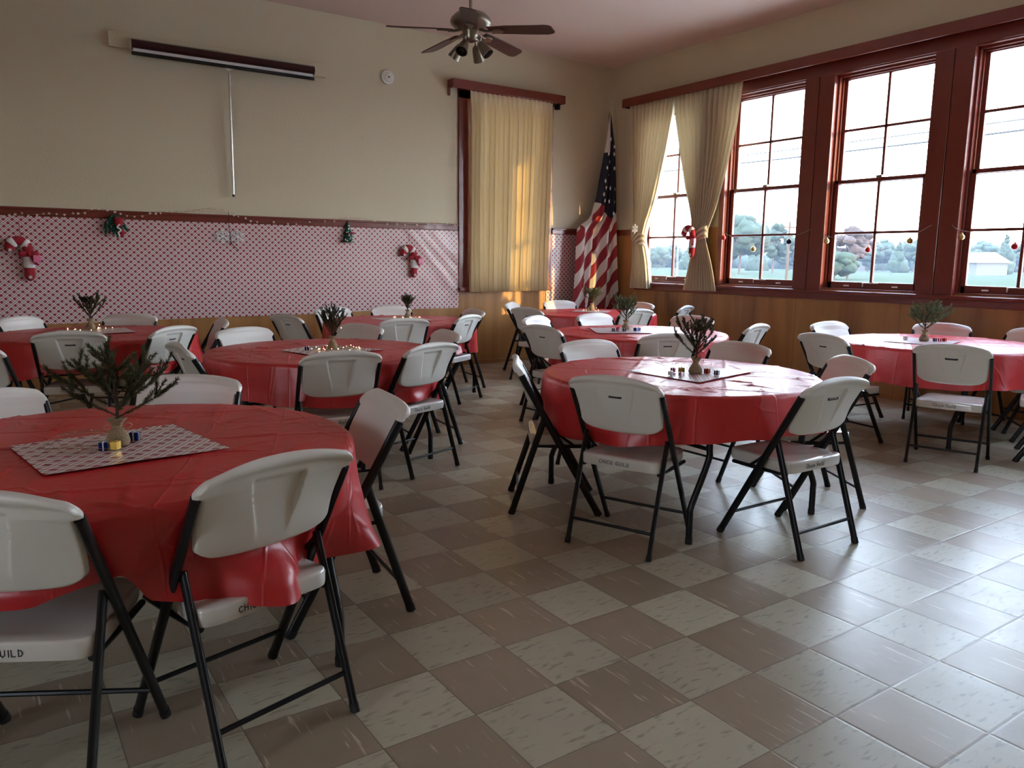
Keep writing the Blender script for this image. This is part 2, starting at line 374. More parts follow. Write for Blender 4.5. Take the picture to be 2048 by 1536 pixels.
# ------------------------------------------------------------------ mesh helpers
class MB:
    def __init__(s): s.v = []; s.f = []; s.m = []; s.uv = None
    def add(s, v, f, mi=0):
        k = len(s.v); s.v += [tuple(p) for p in v]; s.f += [tuple(i + k for i in q) for q in f]; s.m += [mi] * len(f); return s
    def box(s, x0, y0, z0, x1, y1, z1, mi=0):
        v = [(x0, y0, z0), (x1, y0, z0), (x1, y1, z0), (x0, y1, z0), (x0, y0, z1), (x1, y0, z1), (x1, y1, z1), (x0, y1, z1)]
        return s.add(v, [(3, 2, 1, 0), (4, 5, 6, 7), (0, 1, 5, 4), (1, 2, 6, 5), (2, 3, 7, 6), (3, 0, 4, 7)], mi)
    def tube(s, pts, r, n=10, caps=True, mi=0, flat=1.0, up=None):
        pts = [Vector(p) for p in pts]; R = r if isinstance(r, (list, tuple)) else [r] * len(pts)
        rings = []; prev = None
        for i, p in enumerate(pts):
            t = (pts[min(i + 1, len(pts) - 1)] - pts[max(i - 1, 0)])
            if t.length < 1e-9: t = Vector((0, 0, 1))
            t.normalize()
            if prev is None:
                a = Vector(up) if up else (Vector((0, 0, 1)) if abs(t.z) < 0.9 else Vector((1, 0, 0)))
                nrm = (a - t * a.dot(t)).normalized()
            else:
                nrm = (prev - t * prev.dot(t))
                nrm = nrm.normalized() if nrm.length > 1e-6 else prev
            prev = nrm; bi = t.cross(nrm)
            rings.append([p + nrm * (cos(2 * pi * k / n) * R[i]) + bi * (sin(2 * pi * k / n) * R[i] * flat) for k in range(n)])
        v = [q for rg in rings for q in rg]; f = []
        for i in range(len(rings) - 1):
            for k in range(n):
                a = i * n + k; b2 = i * n + (k + 1) % n
                f.append((a, b2, b2 + n, a + n))
        if caps:
            f.append(tuple(range(n - 1, -1, -1))); f.append(tuple((len(rings) - 1) * n + k for k in range(n)))
        return s.add(v, f, mi)
    def lathe(s, prof, n=24, c=(0, 0, 0), mi=0, ax=None):
        v = []; f = []
        for (r, z) in prof:
            for k in range(n):
                a = 2 * pi * k / n; p = Vector((r * cos(a), r * sin(a), z))
                if ax is not None: p = ax @ p
                v.append((p.x + c[0], p.y + c[1], p.z + c[2]))
        for i in range(len(prof) - 1):
            for k in range(n):
                a = i * n + k; b2 = i * n + (k + 1) % n
                f.append((a, b2, b2 + n, a + n))
        if prof[0][0] > 1e-6: f.append(tuple(range(n - 1, -1, -1)))
        if prof[-1][0] > 1e-6: f.append(tuple((len(prof) - 1) * n + k for k in range(n)))
        return s.add(v, f, mi)
    def ball(s, c, r, n=14, mi=0, sc=(1, 1, 1)):
        prof = [(max(1e-7, sin(pi * i / (n // 2))), -cos(pi * i / (n // 2))) for i in range(n // 2 + 1)]
        v = []; f = []
        for (pr, pz) in prof:
            for k in range(n):
                a = 2 * pi * k / n; v.append((c[0] + r * sc[0] * pr * cos(a), c[1] + r * sc[1] * pr * sin(a), c[2] + r * sc[2] * pz))
        for i in range(len(prof) - 1):
            for k in range(n):
                a = i * n + k; b2 = i * n + (k + 1) % n; f.append((a, b2, b2 + n, a + n))
        return s.add(v, f, mi)
    def grid(s, fn, nu, nv, mi=0, flip=False, uvfn=None):
        v = []; uvs = []
        for j in range(nv + 1):
            for i in range(nu + 1):
                v.append(fn(i / nu, j / nv))
                if uvfn: uvs.append(uvfn(i / nu, j / nv))
        f = []
        for j in range(nv):
            for i in range(nu):
                a = j * (nu + 1) + i; q = (a, a + 1, a + nu + 2, a + nu + 1)
                f.append(q[::-1] if flip else q)
        if uvfn:
            if s.uv is None: s.uv = [(0, 0)] * len(s.v)
            s.uv += uvs
        return s.add(v, f, mi)
    def poly(s, pts, thick, axis, mi=0):
        """an outline (3D points, flat) given a thickness along axis"""
        n = len(pts); a = Vector(axis) * thick
        v = [Vector(p) for p in pts] + [Vector(p) + a for p in pts]
        f = [tuple(range(n - 1, -1, -1)), tuple(range(n, 2 * n))] + [(i, (i + 1) % n, (i + 1) % n + n, i + n) for i in range(n)]
        return s.add(v, f, mi)
    def mesh(s, name):
        me = bpy.data.meshes.new(name); me.from_pydata(s.v, [], s.f); me.update()
        if s.uv is not None:
            uvl = me.uv_layers.new(name='uv'); uu = s.uv + [(0, 0)] * (len(s.v) - len(s.uv))
            for lp in me.loops: uvl.data[lp.index].uv = uu[lp.vertex_index]
        if any(s.m): me.polygons.foreach_set('material_index', s.m)
        return me

def smooth(me, ang=40):
    me.polygons.foreach_set('use_smooth', [True] * len(me.polygons))
    me.update()
    try: me.set_sharp_from_angle(angle=math.radians(ang))
    except Exception: pass

def obj(name, mb, mats, parent=None, sm=True, bev=0.0, ang=40, loc=None, rotz=None):
    me = mb.mesh(name)
    for mm in (mats if isinstance(mats, (list, tuple)) else [mats]): me.materials.append(M[mm] if isinstance(mm, str) else mm)
    if sm: smooth(me, ang)
    o = bpy.data.objects.new(name, me); COL.objects.link(o)
    if parent is not None: o.parent = parent
    if bev:
        md = o.modifiers.new('edge', 'BEVEL'); md.width = bev; md.segments = 2; md.limit_method = 'ANGLE'; md.angle_limit = 0.6
    if loc: o.location = loc
    if rotz is not None: o.rotation_euler = (0, 0, rotz)
    return o

def tag(o, label, cat, group=None, kind=None):
    o['label'] = label; o['category'] = cat
    if group: o['group'] = group
    if kind: o['kind'] = kind
    return o

def thing(name, label, cat, loc=(0, 0, 0), rotz=0.0, group=None):
    o = bpy.data.objects.new(name, None); COL.objects.link(o)
    o.empty_display_size = 0.1
    o.location = loc; o.rotation_euler = (0, 0, rotz)
    return tag(o, label, cat, group)

def struct(name, mb, mats, parent=None, sm=False, bev=0.0):
    o = obj(name, mb, mats, parent, sm=sm, bev=bev)
    if parent is None: o['kind'] = 'structure'
    return o

def dup(root, loc, rotz, label, group=None):
    r = root.copy(); COL.objects.link(r); r.location = loc; r.rotation_euler = (0, 0, rotz); r['label'] = label
    if group: r['group'] = group
    for ch in list(root.children):
        c = ch.copy(); COL.objects.link(c); c.parent = r
        for g in list(ch.children):
            d = g.copy(); COL.objects.link(d); d.parent = c
    return r

def bez(pts, n=10):
    """smooth polyline through pts (Catmull-Rom)"""
    P = [Vector(p) for p in pts]; P = [P[0]] + P + [P[-1]]; out = []
    for i in range(1, len(P) - 2):
        for k in range(n):
            t = k / n; a, b2, c, d = P[i - 1], P[i], P[i + 1], P[i + 2]
            out.append(0.5 * ((2 * b2) + (c - a) * t + (2 * a - 5 * b2 + 4 * c - d) * t * t + (3 * b2 - a - 3 * c + d) * t ** 3))
    out.append(P[-2]); return out

def interp(tab, x):
    if x <= tab[0][0]: return tab[0][1]
    for (a, b2), (c, d) in zip(tab, tab[1:]):
        if x <= c: return b2 + (d - b2) * (x - a) / (c - a)
    return tab[-1][1]

def sst(a, b2, x):
    t = max(0.0, min(1.0, (x - a) / (b2 - a))); return t * t * (3 - 2 * t)

# hand lettering: strokes in a unit box (w, h)
GL = {
 'C': [[(.9, .85), (.5, 1), (.12, .75), (.08, .3), (.45, 0), (.9, .15)]],
 'H': [[(.1, 0), (.1, 1)], [(.85, 0), (.85, 1)], [(.1, .5), (.85, .52)]],
 'I': [[(.5, 0), (.5, 1)]], 'O': [[(.5, 0), (.1, .3), (.12, .75), (.5, 1), (.88, .75), (.9, .3), (.5, 0)]],
 'G': [[(.88, .85), (.5, 1), (.1, .7), (.1, .25), (.5, 0), (.88, .2), (.88, .48), (.5, .48)]],
 'U': [[(.1, 1), (.12, .25), (.45, 0), (.82, .25), (.85, 1)]], 'L': [[(.15, 1), (.15, 0), (.85, 0)]],
 'D': [[(.15, 0), (.15, 1), (.6, .9), (.88, .5), (.6, .08), (.15, 0)]],
 'F': [[(.15, 0), (.15, 1), (.85, 1)], [(.15, .52), (.7, .52)]], 'E': [[(.85, 0), (.15, 0), (.15, 1), (.85, 1)], [(.15, .52), (.7, .52)]],
 'T': [[(.5, 0), (.5, 1)], [(.05, 1), (.95, 1)]], 'M': [[(.08, 0), (.1, 1), (.5, .4), (.9, 1), (.92, 0)]],
 'h': [[(.15, 0), (.15, 1)], [(.15, .4), (.5, .58), (.8, .4), (.8, 0)]], 'i': [[(.5, 0), (.5, .5)], [(.48, .72), (.52, .76)]],
 'c': [[(.85, .5), (.4, .58), (.15, .3), (.4, 0), (.85, .08)]], 'o': [[(.5, 0), (.15, .28), (.5, .58), (.85, .28), (.5, 0)]],
 'u': [[(.12, .55), (.15, .12), (.5, 0), (.8, .2), (.82, .55)], [(.82, .3), (.86, 0)]], 'l': [[(.5, 1), (.5, 0)]],
 'd': [[(.82, 1), (.82, 0)], [(.82, .4), (.4, .58), (.12, .25), (.45, 0), (.82, .15)]],
}
def lettering(mb, text, x0, z0, h, w, y, lw, gap=1.25, rnd=None):
    """flat ribbons on the plane y, read along +x (seen looking along +y)"""
    x = x0
    for ch in text:
        if ch == ' ': x += w * 0.9; continue
        ww = w * (0.45 if ch in 'Iil' else 1.0)
        dz = (rnd.uniform(-.06, .06) * h) if rnd else 0
        for st_ in GL[ch]:
            for (a, b2) in zip(st_, st_[1:]):
                p = Vector((x + a[0] * ww, y, z0 + dz + a[1] * h)); q_ = Vector((x + b2[0] * ww, y, z0 + dz + b2[1] * h))
                t = (q_ - p); L = t.length
                if L < 1e-6: continue
                t /= L; n_ = Vector((-t.z, 0, t.x)) * (lw / 2); e_ = t * (lw / 2)
                mb.poly([p - e_ - n_, q_ + e_ - n_, q_ + e_ + n_, p - e_ + n_], 0.0006, (0, 1, 0))
        x += ww * gap
    return x - x0

# ------------------------------------------------------------------ room shell
fl = struct('floor', MB().add([(XL, YF, 0), (XR + .3, YF, 0), (XR + .3, YB + .3, 0), (XL, YB + .3, 0)], [(0, 1, 2, 3)]).box(XL, YF, -0.12, XR + .3, YB + .3, -0.002), 'floor')
struct('ceiling', MB().box(XL - .2, YF - .2, ZC, XR + .3, YB + .3, ZC + .15), 'ceiling')
WT = 0.15                                                     # wall thickness
# back wall with the curtained window's opening
BWX0, BWX1, BWZ0, BWZ1 = 3.80, 5.02, 1.06, 3.36
mb = MB()
def wall_piece(mb, x0, x1, z0, z1, along, plane, th):
    for a, b2, mi in ((z0, min(z1, RAIL), 1), (max(z0, RAIL), z1, 0)):
        if b2 - a < 1e-6: continue
        if along == 'x': mb.box(x0, plane, a, x1, plane + th, b2, mi)
        else: mb.box(plane, x0, a, plane + th, x1, b2, mi)
wall_piece(mb, XL, BWX0, 0, ZC, 'x', YB, WT); wall_piece(mb, BWX1, XR + WT, 0, ZC, 'x', YB, WT)
wall_piece(mb, BWX0, BWX1, 0, BWZ0, 'x', YB, WT); wall_piece(mb, BWX0, BWX1, BWZ1, ZC, 'x', YB, WT)
struct('wall_back', mb, ['wall', 'plywood'])
# window wall
mb = MB(); y = YF
for c in sorted(WINS):
    wall_piece(mb, y, c - WHALF, 0, ZC, 'y', XR, WT)
    wall_piece(mb, c - WHALF, c + WHALF, 0, WZ0, 'y', XR, WT); wall_piece(mb, c - WHALF, c + WHALF, WZ1, ZC, 'y', XR, WT)
    y = c + WHALF
wall_piece(mb, y, YB + WT, 0, ZC, 'y', XR, WT)
struct('wall_right', mb, ['wall', 'plywood'])
def pierced(name, wins, lo, hi, along, plane):
    mb = MB(); e = lo; fr = MB()
    for c in sorted(wins):
        wall_piece(mb, e, c - WHALF, 0, ZC, along, plane, WT)
        wall_piece(mb, c - WHALF, c + WHALF, 0, WZ0, along, plane, WT); wall_piece(mb, c - WHALF, c + WHALF, WZ1, ZC, along, plane, WT)
        e = c + WHALF
        for a, b2, z0, z1 in ((c - WHALF, c - WHALF + .07, WZ0, WZ1), (c + WHALF - .07, c + WHALF, WZ0, WZ1), (c - WHALF, c + WHALF, WZ0, WZ0 + .08), (c - WHALF, c + WHALF, WZ1 - .07, WZ1), (c - WHALF, c + WHALF, 2.20, 2.25), (c - .012, c + .012, WZ0, WZ1)):
            if along == 'x': fr.box(a, plane + .10, z0, b2, plane + .14, z1)
            else: fr.box(plane + .10, a, z0, plane + .14, b2, z1)
    wall_piece(mb, e, hi, 0, ZC, along, plane, WT)
    struct(name, mb, ['wall', 'plywood']); return fr
struct('trim_7', pierced('wall_left', FILL_WINS, YF - WT, YB + WT, 'y', XL - WT), 'red_paint')
struct('trim_8', pierced('wall_front', FWINS, XL, XR, 'x', YF - WT), 'red_paint')

def rail_x(x0, x1): return MB().box(x0, YB - .020, RAIL - .075, x1, YB + .004, RAIL + .006).box(x0, YB - .034, RAIL - .018, x1, YB - .018, RAIL + .004)
struct('trim_1', rail_x(XL, 3.64), 'red_paint', bev=.004)
struct('trim_2', rail_x(5.14, XR), 'red_paint', bev=.004)
struct('trim_3', MB().box(XR - .020, 6.05, RAIL - .075, XR + .004, YB - .02, RAIL + .006), 'red_paint', bev=.004)
struct('baseboard_back', MB().box(XL, YB - .014, 0, XR, YB + .004, .055), 'plywood', bev=.004)
struct('baseboard_right', MB().box(XR - .014, YF, 0, XR + .004, YB - .016, .055), 'plywood', bev=.004)

# double-hung windows: frame, two sashes with a 2 x 2 light each, glass, lifts
def dh_window(n, c, label, axis='y'):
    """built with u along the wall, d = depth outwards, then mapped on the wall"""
    def W(mb, u0, d0, z0, u1, d1, z1):
        if axis == 'y': mb.box(XR + d0, c + u0, z0, XR + d1, c + u1, z1)
        else: mb.box(c + u0, YB + d0, z0, c + u1, YB + d1, z1)
    h = WHALF if axis == 'y' else (BWX1 - BWX0) / 2
    z0, z1 = (WZ0, WZ1) if axis == 'y' else (BWZ0, BWZ1)
    root = bpy.data.objects.new('window_%d' % n, None); COL.objects.link(root)
    root.location = (0, 0, 0); root['label'] = label; root['category'] = 'window'; root['kind'] = 'structure'
    f = MB()                                                  # stepped jambs and head
    for (a, d0, d1) in ((h, -.012, .06), (h - .022, .05, .10), (h - .040, .09, .13)):
        W(f, -h - .01, d0, z0, -a + .03, d1, z1); W(f, a - .03, d0, z0, h + .01, d1, z1)
        W(f, -h, d0, z1 - (h - a) - .035, h, d1, z1 + .01)
    W(f, -h, .02, z0 - .02, h, .17, z0 + .015)
    obj('frame', f, 'red_paint', root, bev=.004)
    g = h - .065; zm = 2.225 if axis == 'y' else (z0 + z1) / 2
    for nm, d0, lo, hi, bot in (('lower_sash', .075, z0 + .015, zm + .022, .070), ('upper_sash', .118, zm - .022, z1 - .045, .045)):
        s = MB(); st = .040
        W(s, -g, d0, lo, -g + st, d0 + .038, hi); W(s, g - st, d0, lo, g, d0 + .038, hi)
        W(s, -g, d0, lo, g, d0 + .038, lo + bot); W(s, -g, d0, hi - .04, g, d0 + .038, hi)
        zc = (lo + bot + hi - .04) / 2
        W(s, -.014, d0 + .004, lo, .014, d0 + .034, hi); W(s, -g, d0 + .004, zc - .013, g, d0 + .034, zc + .013)
        so = obj(nm, s, 'red_paint', root, bev=.003)
        p = MB(); W(p, -g + .02, d0 + .017, lo + .03, g - .02, d0 + .021, hi - .02)
        obj('glass', p, 'glass', so, sm=False)
        if nm == 'lower_sash':
            for u in (-.27, .27):
                l = MB(); W(l, u - .03, d0 - .012, z0 + .038, u + .03, d0, z0 + .052); obj('finger_lift', l, 'white_paint', so, bev=.003)
            l = MB(); W(l, -.09, d0 - .010, z0 + .070, .07, d0, z0 + .082); W(l, .07, d0 - .016, z0 + .035, .085, d0, z0 + .078)
            obj('latch', l, 'steel', so, bev=.003)
        else:
            l = MB(); W(l, -.03, d0 - .05, zm + .02, .03, d0 - .005, zm + .045); obj('sash_lock', l, 'pewter', so, bev=.004)
    return root
for i, c in enumerate(WINS):
    dh_window(i + 1, c, ['red framed window half hidden by two tied cream curtains', 'red framed window beside the tied curtain, with distant big trees outside',
        'middle red framed window with a red bauble at its centre', 'red framed window cut by the picture edge with gold and red baubles'][i] if i < 4 else 'red framed window further along the wall')
dh_window(8, (BWX0 + BWX1) / 2, 'dark red framed window behind the closed cream curtain', 'x')
# casings, posts, sill and head boards around the window group
cas = MB()
gy0, gy1 = WINS[-1] - WHALF, WINS[1] + WHALF
for c0, c1 in zip(WINS[1:], WINS[2:]):
    a, b2 = c1 + WHALF - .035, c0 - WHALF + .035; mid = (a + b2) / 2
    cas.box(XR - .022, a, WZ0 - .03, XR + .01, mid - .004, WZ1 + .02); cas.box(XR - .022, mid + .004, WZ0 - .03, XR + .01, b2, WZ1 + .02)
cas.box(XR - .022, gy1 - .035, WZ0 - .03, XR + .01, gy1 + .035, WZ1 + .02)
for s in (-1, 1):
    e = WINS[0] + s * (WHALF + .01); cas.box(XR - .022, e - .045, WZ0 - .03, XR + .01, e + .045, WZ1 + .02)
cas.box(XR - .024, gy0, WZ1 - .02, XR + .008, WINS[0] + WHALF + .05, WZ1 + .11)
struct('trim_4', cas, 'red_paint', bev=.005)
struct('trim_5', MB().box(XR - .065, gy0 - .1, WZ0 - .045, XR + .06, WINS[0] + WHALF + .08, WZ0 - .010).box(XR - .026, gy0 - .1, WZ0 - .115, XR + .003, WINS[0] + WHALF + .06, WZ0 - .04), 'red_paint', bev=.008)
cb = MB()
cb.box(BWX0 - .15, YB - .024, BWZ0 - .09, BWX0 + .02, YB + .006, BWZ1 + .08); cb.box(BWX1 - .02, YB - .024, BWZ0 - .09, BWX1 + .10, YB + .006, BWZ1 + .08)
cb.box(BWX0 - .15, YB - .024, BWZ1 - .02, BWX1 + .10, YB + .006, BWZ1 + .10); cb.box(BWX0 - .15, YB - .05, BWZ0 - .10, BWX1 + .10, YB + .006, BWZ0 - .05)
struct('trim_6', cb, 'red_paint', bev=.005)

# valance boards
v = MB().box(3.50, YB - .135, 3.43, 5.235, YB - .105, 3.535).box(3.50, YB - .12, 3.43, 3.53, YB, 3.535).box(3.50, YB - .03, 3.35, 3.53, YB, 3.45).box(5.205, YB - .12, 3.43, 5.235, YB, 3.535).box(3.52, YB - .12, 3.515, 5.22, YB, 3.532)
vt = thing('curtain_valance', 'short dark red valance board above the closed curtain', 'valance')
obj('board', v, 'red_paint', vt, bev=.006)
v = MB().tube([(5.10, YB - .06, 3.41), (5.19, YB - .06, 3.41)], .012).box(5.13, YB - .09, 3.36, 5.145, YB - .03, 3.43).box(5.165, YB - .09, 3.36, 5.18, YB - .03, 3.43)
obj('track_end', v, 'black_metal', vt)
v = MB().box(XR - .155, -4.2, 3.44, XR - .125, 6.20, 3.55).box(XR - .14, 6.17, 3.44, XR, 6.20, 3.55).box(XR - .14, -4.2, 3.53, XR, 6.19, 3.548)
vt = thing('curtain_valance', 'long dark red valance board running above the row of windows', 'valance')
obj('board', v, 'red_paint', vt, bev=.006)

# ------------------------------------------------------------------ curtains
def pleat(u, n, ph=0.0):
    w = 2 * pi * n * u + ph + 0.35 * sin(2 * pi * 2.7 * u + ph)
    return 2.0 * abs(sin(w / 2)) ** .75 - 1.25 + .10 * sin(1.37 * w)
def closed_curtain():
    x0, x1, z0, z1 = 3.77, 5.055, 0.955, 3.43
    def fn(u, v):
        z = z1 + (z0 - z1) * v; k = sst(0, .12, v)
        narrow = 1 - .05 * v
        x = x0 + (x1 - x0) * u * narrow + .006 * sin(31 * u + 3 * v) * k
        n_ = 18
        d = pleat(u, n_) * (.016 + .032 * k) * (1 - .15 * v) + .012 * sin(7 * u + 2.2 * v)
        if v < .12: d += -.016 * (abs(sin(pi * n_ * u)) ** 6) * (1 - k)
        return (x, YB - .085 + d, z + .004 * sin(2 * pi * n_ * u))
    t = thing('curtain', 'closed cream pleated curtain hanging over the back window', 'curtain')
    o = obj('curtain_cloth', MB().grid(fn, 220, 50), 'curtain_lined', t, ang=180)
    h = MB().grid(lambda u, v: tuple(Vector(fn(u, .975 + .018 * v)) + Vector((0, -.004, 0))), 220, 2)
    obj('hem', h, 'curtain_lined', t, ang=180)
closed_curtain()

def tied_curtain(edgeL, edgeR, zt, zb, zw, nple, label, seed):
    """edgeL / edgeR: y of the two edges for heights z; the cloth hangs in front of the wall"""
    rnd = random.Random(seed); ph = rnd.uniform(0, 6)
    def fn(u, v):
        z = zt + (zb - zt) * v
        a, b2 = interp(edgeL, z), interp(edgeR, z)
        w = abs(b2 - a); k = max(0, 1 - w / .85)
        y = a + (b2 - a) * u
        amp = .044 + .008 * k
        d = pleat(u, nple, ph) * amp * (.7 + .3 * sin(5 * u + seed)) + .03 * k * sin(pi * u)
        bow = .05 * exp(-((z - zw) / .25) ** 2)
        return (XR - .085 - d - bow, y, z + .006 * sin(2 * pi * nple * u + ph))
    t = thing('curtain', label, 'curtain', group=None)
    obj('curtain_cloth', MB().grid(fn, 180, 70), 'curtain', t, ang=180)
    a, b2 = interp(edgeL, zw), interp(edgeR, zw)
    def band(u, v):
        th = 2 * pi * u; c = (a + b2) / 2; hw = abs(b2 - a) / 2 + .018
        z = zw + (v - .5) * .15 + .05 * cos(th) * (1 if seed % 2 else -1)
        return (XR - .145 - .075 * sin(th), c + hw * cos(th), z + .004 * sin(9 * pi * v))
    obj('tieback', MB().grid(band, 40, 14), 'tie', t, ang=180)
    return t
m, nt, b, o = new_mat('striped_tieback_cloth')
tc = nd(nt, 'ShaderNodeTexCoord'); wv = nd(nt, 'ShaderNodeTexWave', bands_direction='DIAGONAL'); wv.inputs['Scale'].default_value = 9; wv.inputs['Distortion'].default_value = 0.6
lk(nt, tc.outputs['Object'], wv.inputs['Vector'])
lk(nt, mixc(nt, wv.outputs['Fac'], (0.22, 0.16, 0.10), (0.60, 0.50, 0.34)), b.inputs['Base Color']); b.inputs['Roughness'].default_value = 0.8
M['tie'] = m
tied_curtain([(1.0, 5.98), (1.45, 5.93), (1.72, 5.90), (2.2, 5.98), (2.8, 6.05), (3.45, 6.10)],
             [(1.0, 5.60), (1.45, 5.66), (1.66, 5.69), (1.9, 5.655), (2.3, 5.53), (2.8, 5.40), (3.2, 5.315), (3.45, 5.285)], 3.455, 1.005, 1.70, 11,
             'cream curtain tied back next to the flag', 3)
tied_curtain([(1.0, 4.99), (1.45, 4.86), (1.70, 4.83), (1.9, 4.87), (2.3, 5.02), (2.8, 5.15), (3.2, 5.25), (3.45, 5.28)],
             [(1.0, 4.43), (1.35, 4.52), (1.66, 4.60), (2.0, 4.50), (2.5, 4.36), (3.0, 4.24), (3.45, 4.185)], 3.455, 1.015, 1.69, 14,
             'wide cream curtain tied back with a small candy cane', 6)

# ------------------------------------------------------------------ plaid paper on the wall
def paper(x0, x1, zt, zb, label, seed, crease):
    def fn(u, v):
        x = x0 + (x1 - x0) * u; z = zt + (zb(x) - zt) * v
        d = .003 + .0025 * noise.noise((x * 2.2, z * 3.0, seed)) + crease(x, z)
        return (x, YB - .004 - max(0.001, d), z)
    def uvf(u, v):
        x = x0 + (x1 - x0) * u; z = zt + (zb(x) - zt) * v; return (x, z * 1.1)
    o = obj('plaid_paper', MB().grid(fn, 200, 40, uvfn=uvf), 'plaid', ang=180)
    return tag(o, label, 'wrapping paper', 'plaid paper pinned to the wainscot')
def creases(x, z):
    a = 0
    for (px, pz, sl, w, h) in ((2.95, 1.72, -1.15, .035, .008), (3.12, 1.70, -1.05, .03, .007), (3.25, 1.72, -.9, .05, .006), (3.05, 1.0, .9, .09, .006)):
        dd = (z - pz - sl * (x - px)) / sqrt(1 + sl * sl)
        a += h * exp(-(dd / w) ** 2) * sst(2.6, 2.95, x)
    return a + .004 * sst(2.4, 3.4, x) * noise.noise((x * 6, z * 6, 3.3))
paper(-6.5, 3.655, 1.722, lambda x: .735 + .012 * (x - 3.6) * .5 + .02 * sst(0, 4, x) + .004 * sin(3 * x), 'long red plaid paper pinned along the wall under the red rail', 1.0, creases)
paper(5.06, 5.64, 1.722, lambda x: .735, 'narrow red plaid paper strip between the closed curtain and the flag', 2.0, lambda x, z: 0)

# ------------------------------------------------------------------ folding chair: x to its own right-hand side, y forwards, origin between the rear feet
def chair_back_mesh(recess, wide=False):
    """curved moulded back with a rolled top; recess = depth of the tapering panel at its middle"""
    Z0, Z1 = .560, .846
    def halfw(v):
        if v > .73: w = .240
        elif v > .70: w = .221 + (.240 - .221) * sst(.70, .73, v)
        else: w = interp([(0, .168), (.02, .190), (.05, .204), (.11, .212), (.70, .221)], v)
        return w
    def topz(a): return .036 * abs(a) ** 2.4 + .022 * (max(0, abs(a) - .88) / .12) ** 2
    def centre(u, v):
        a = 2 * u - 1
        x = a * halfw(v)
        z = Z0 + (Z1 - Z0) * v - topz(a) * sst(.70, 1.0, v) + (.006 * a * a + .018 * a ** 10) * (1 - sst(0, .4, v))
        tube = .044 + (.768 - z) * .557
        prof = interp([(.55, .118), (.62, .086), (.70, .056), (.77, .034), (.82, .028), (.86, .034)], z)
        k = abs(a) ** 1.8
        y = prof * (1 - k) + (prof + (min(tube, .165) - prof) * (.45 + .55 * sst(.57, .70, z))) * k - .006 * sst(.865, .895, v) * (1 - .5 * abs(a) ** 6) - .004 * sst(.88, .97, v)
        return x, y, z
    def thick(u, v):
        a = abs(2 * u - 1)
        e = min(1, (1 - a) / .05); e2 = min(1, v / .04); e3 = min(1, (1 - v) / .10)
        t = .0130 + .005 * sst(.84, .94, v) + .008 * sst(.70, .74, v) * a ** 6
        return t * sqrt(max(0, 1 - (1 - e) ** 2)) * sqrt(max(0, 1 - (1 - e2) ** 2)) * sqrt(max(0, 1 - (1 - e3) ** 2))
    def rec(u, v):
        x, y, z = centre(u, v)
        hw = .047 + (.036 if not wide else .05) * sst(.58, .80, z)
        side = 1 - sst(hw - .005, hw + .002, abs(x))
        top = 1 - sst(.776, .790, z); low = sst(.585, .72, z)
        return recess * side * top * low
    nu, nv = 100, 48
    mb = MB()
    mb.grid(lambda u, v: (centre(u, v)[0], centre(u, v)[1] + thick(u, v), centre(u, v)[2]), nu, nv, flip=True)
    mb.grid(lambda u, v: (centre(u, v)[0], centre(u, v)[1] - thick(u, v) + rec(u, v), centre(u, v)[2]), nu, nv)
    n1 = nu + 1; base = n1 * (nv + 1)
    rim = [i for i in range(n1)] + [j * n1 + nu for j in range(1, nv + 1)] + [nv * n1 + i for i in range(nu - 1, -1, -1)] + [j * n1 for j in range(nv - 1, 0, -1)]
    for a, b2 in zip(rim, rim[1:] + rim[:1]): mb.f.append((a, b2, b2 + base, a + base)); mb.m.append(0)
    ys = min(centre(.5, .72)[1] - .0135 + recess, 9)
    return mb, centre, rec, thick

def surf_y(centre, rec, thick, z):
    best = min((abs(centre(.5, k / 200)[2] - z), k / 200) for k in range(201))[1]
    return centre(.5, best)[1] - thick(.5, best) + rec(.5, best)

def seat_mesh():
    def ring(k, zz, ins):
        # superellipse-like outline: rear y .092, front y .485, half width .212 rear .19 front
        out = []
        for i in range(64):
            t = 2 * pi * i / 64; c, s = cos(t), sin(t)
            e = .22
            cx = math.copysign(abs(c) ** e, c); cy = math.copysign(abs(s) ** e, s)
            hw = (.212 - .024 * (cy * .5 + .5)) - ins
            y = .290 + (.197 - ins) * cy
            out.append((cx * hw, y, zz))
        return out
    mb = MB(); lv = [(.384, .010), (.387, .002), (.396, 0), (.428, 0), (.436, .002), (.439, .007)]
    rings = [ring(0, z, ins) for z, ins in lv]
    for sc in (.75, .5, .25):
        rg = []
        for p in ring(0, .439, .007):
            rg.append((p[0] * sc, .290 + (p[1] - .290) * sc, .439 - .011 * (1 - sc ** 2)))
        rings.append(rg)
    v = [p for r in rings for p in r]; f = []
    for i in range(len(rings) - 1):
        for k in range(64):
            a = i * 64 + k; b2 = i * 64 + (k + 1) % 64; f.append((a, b2, b2 + 64, a + 64))
    f.append(tuple(range(63, -1, -1))); f.append(tuple((len(rings) - 1) * 64 + k for k in range(64)))
    return mb.add(v, f)

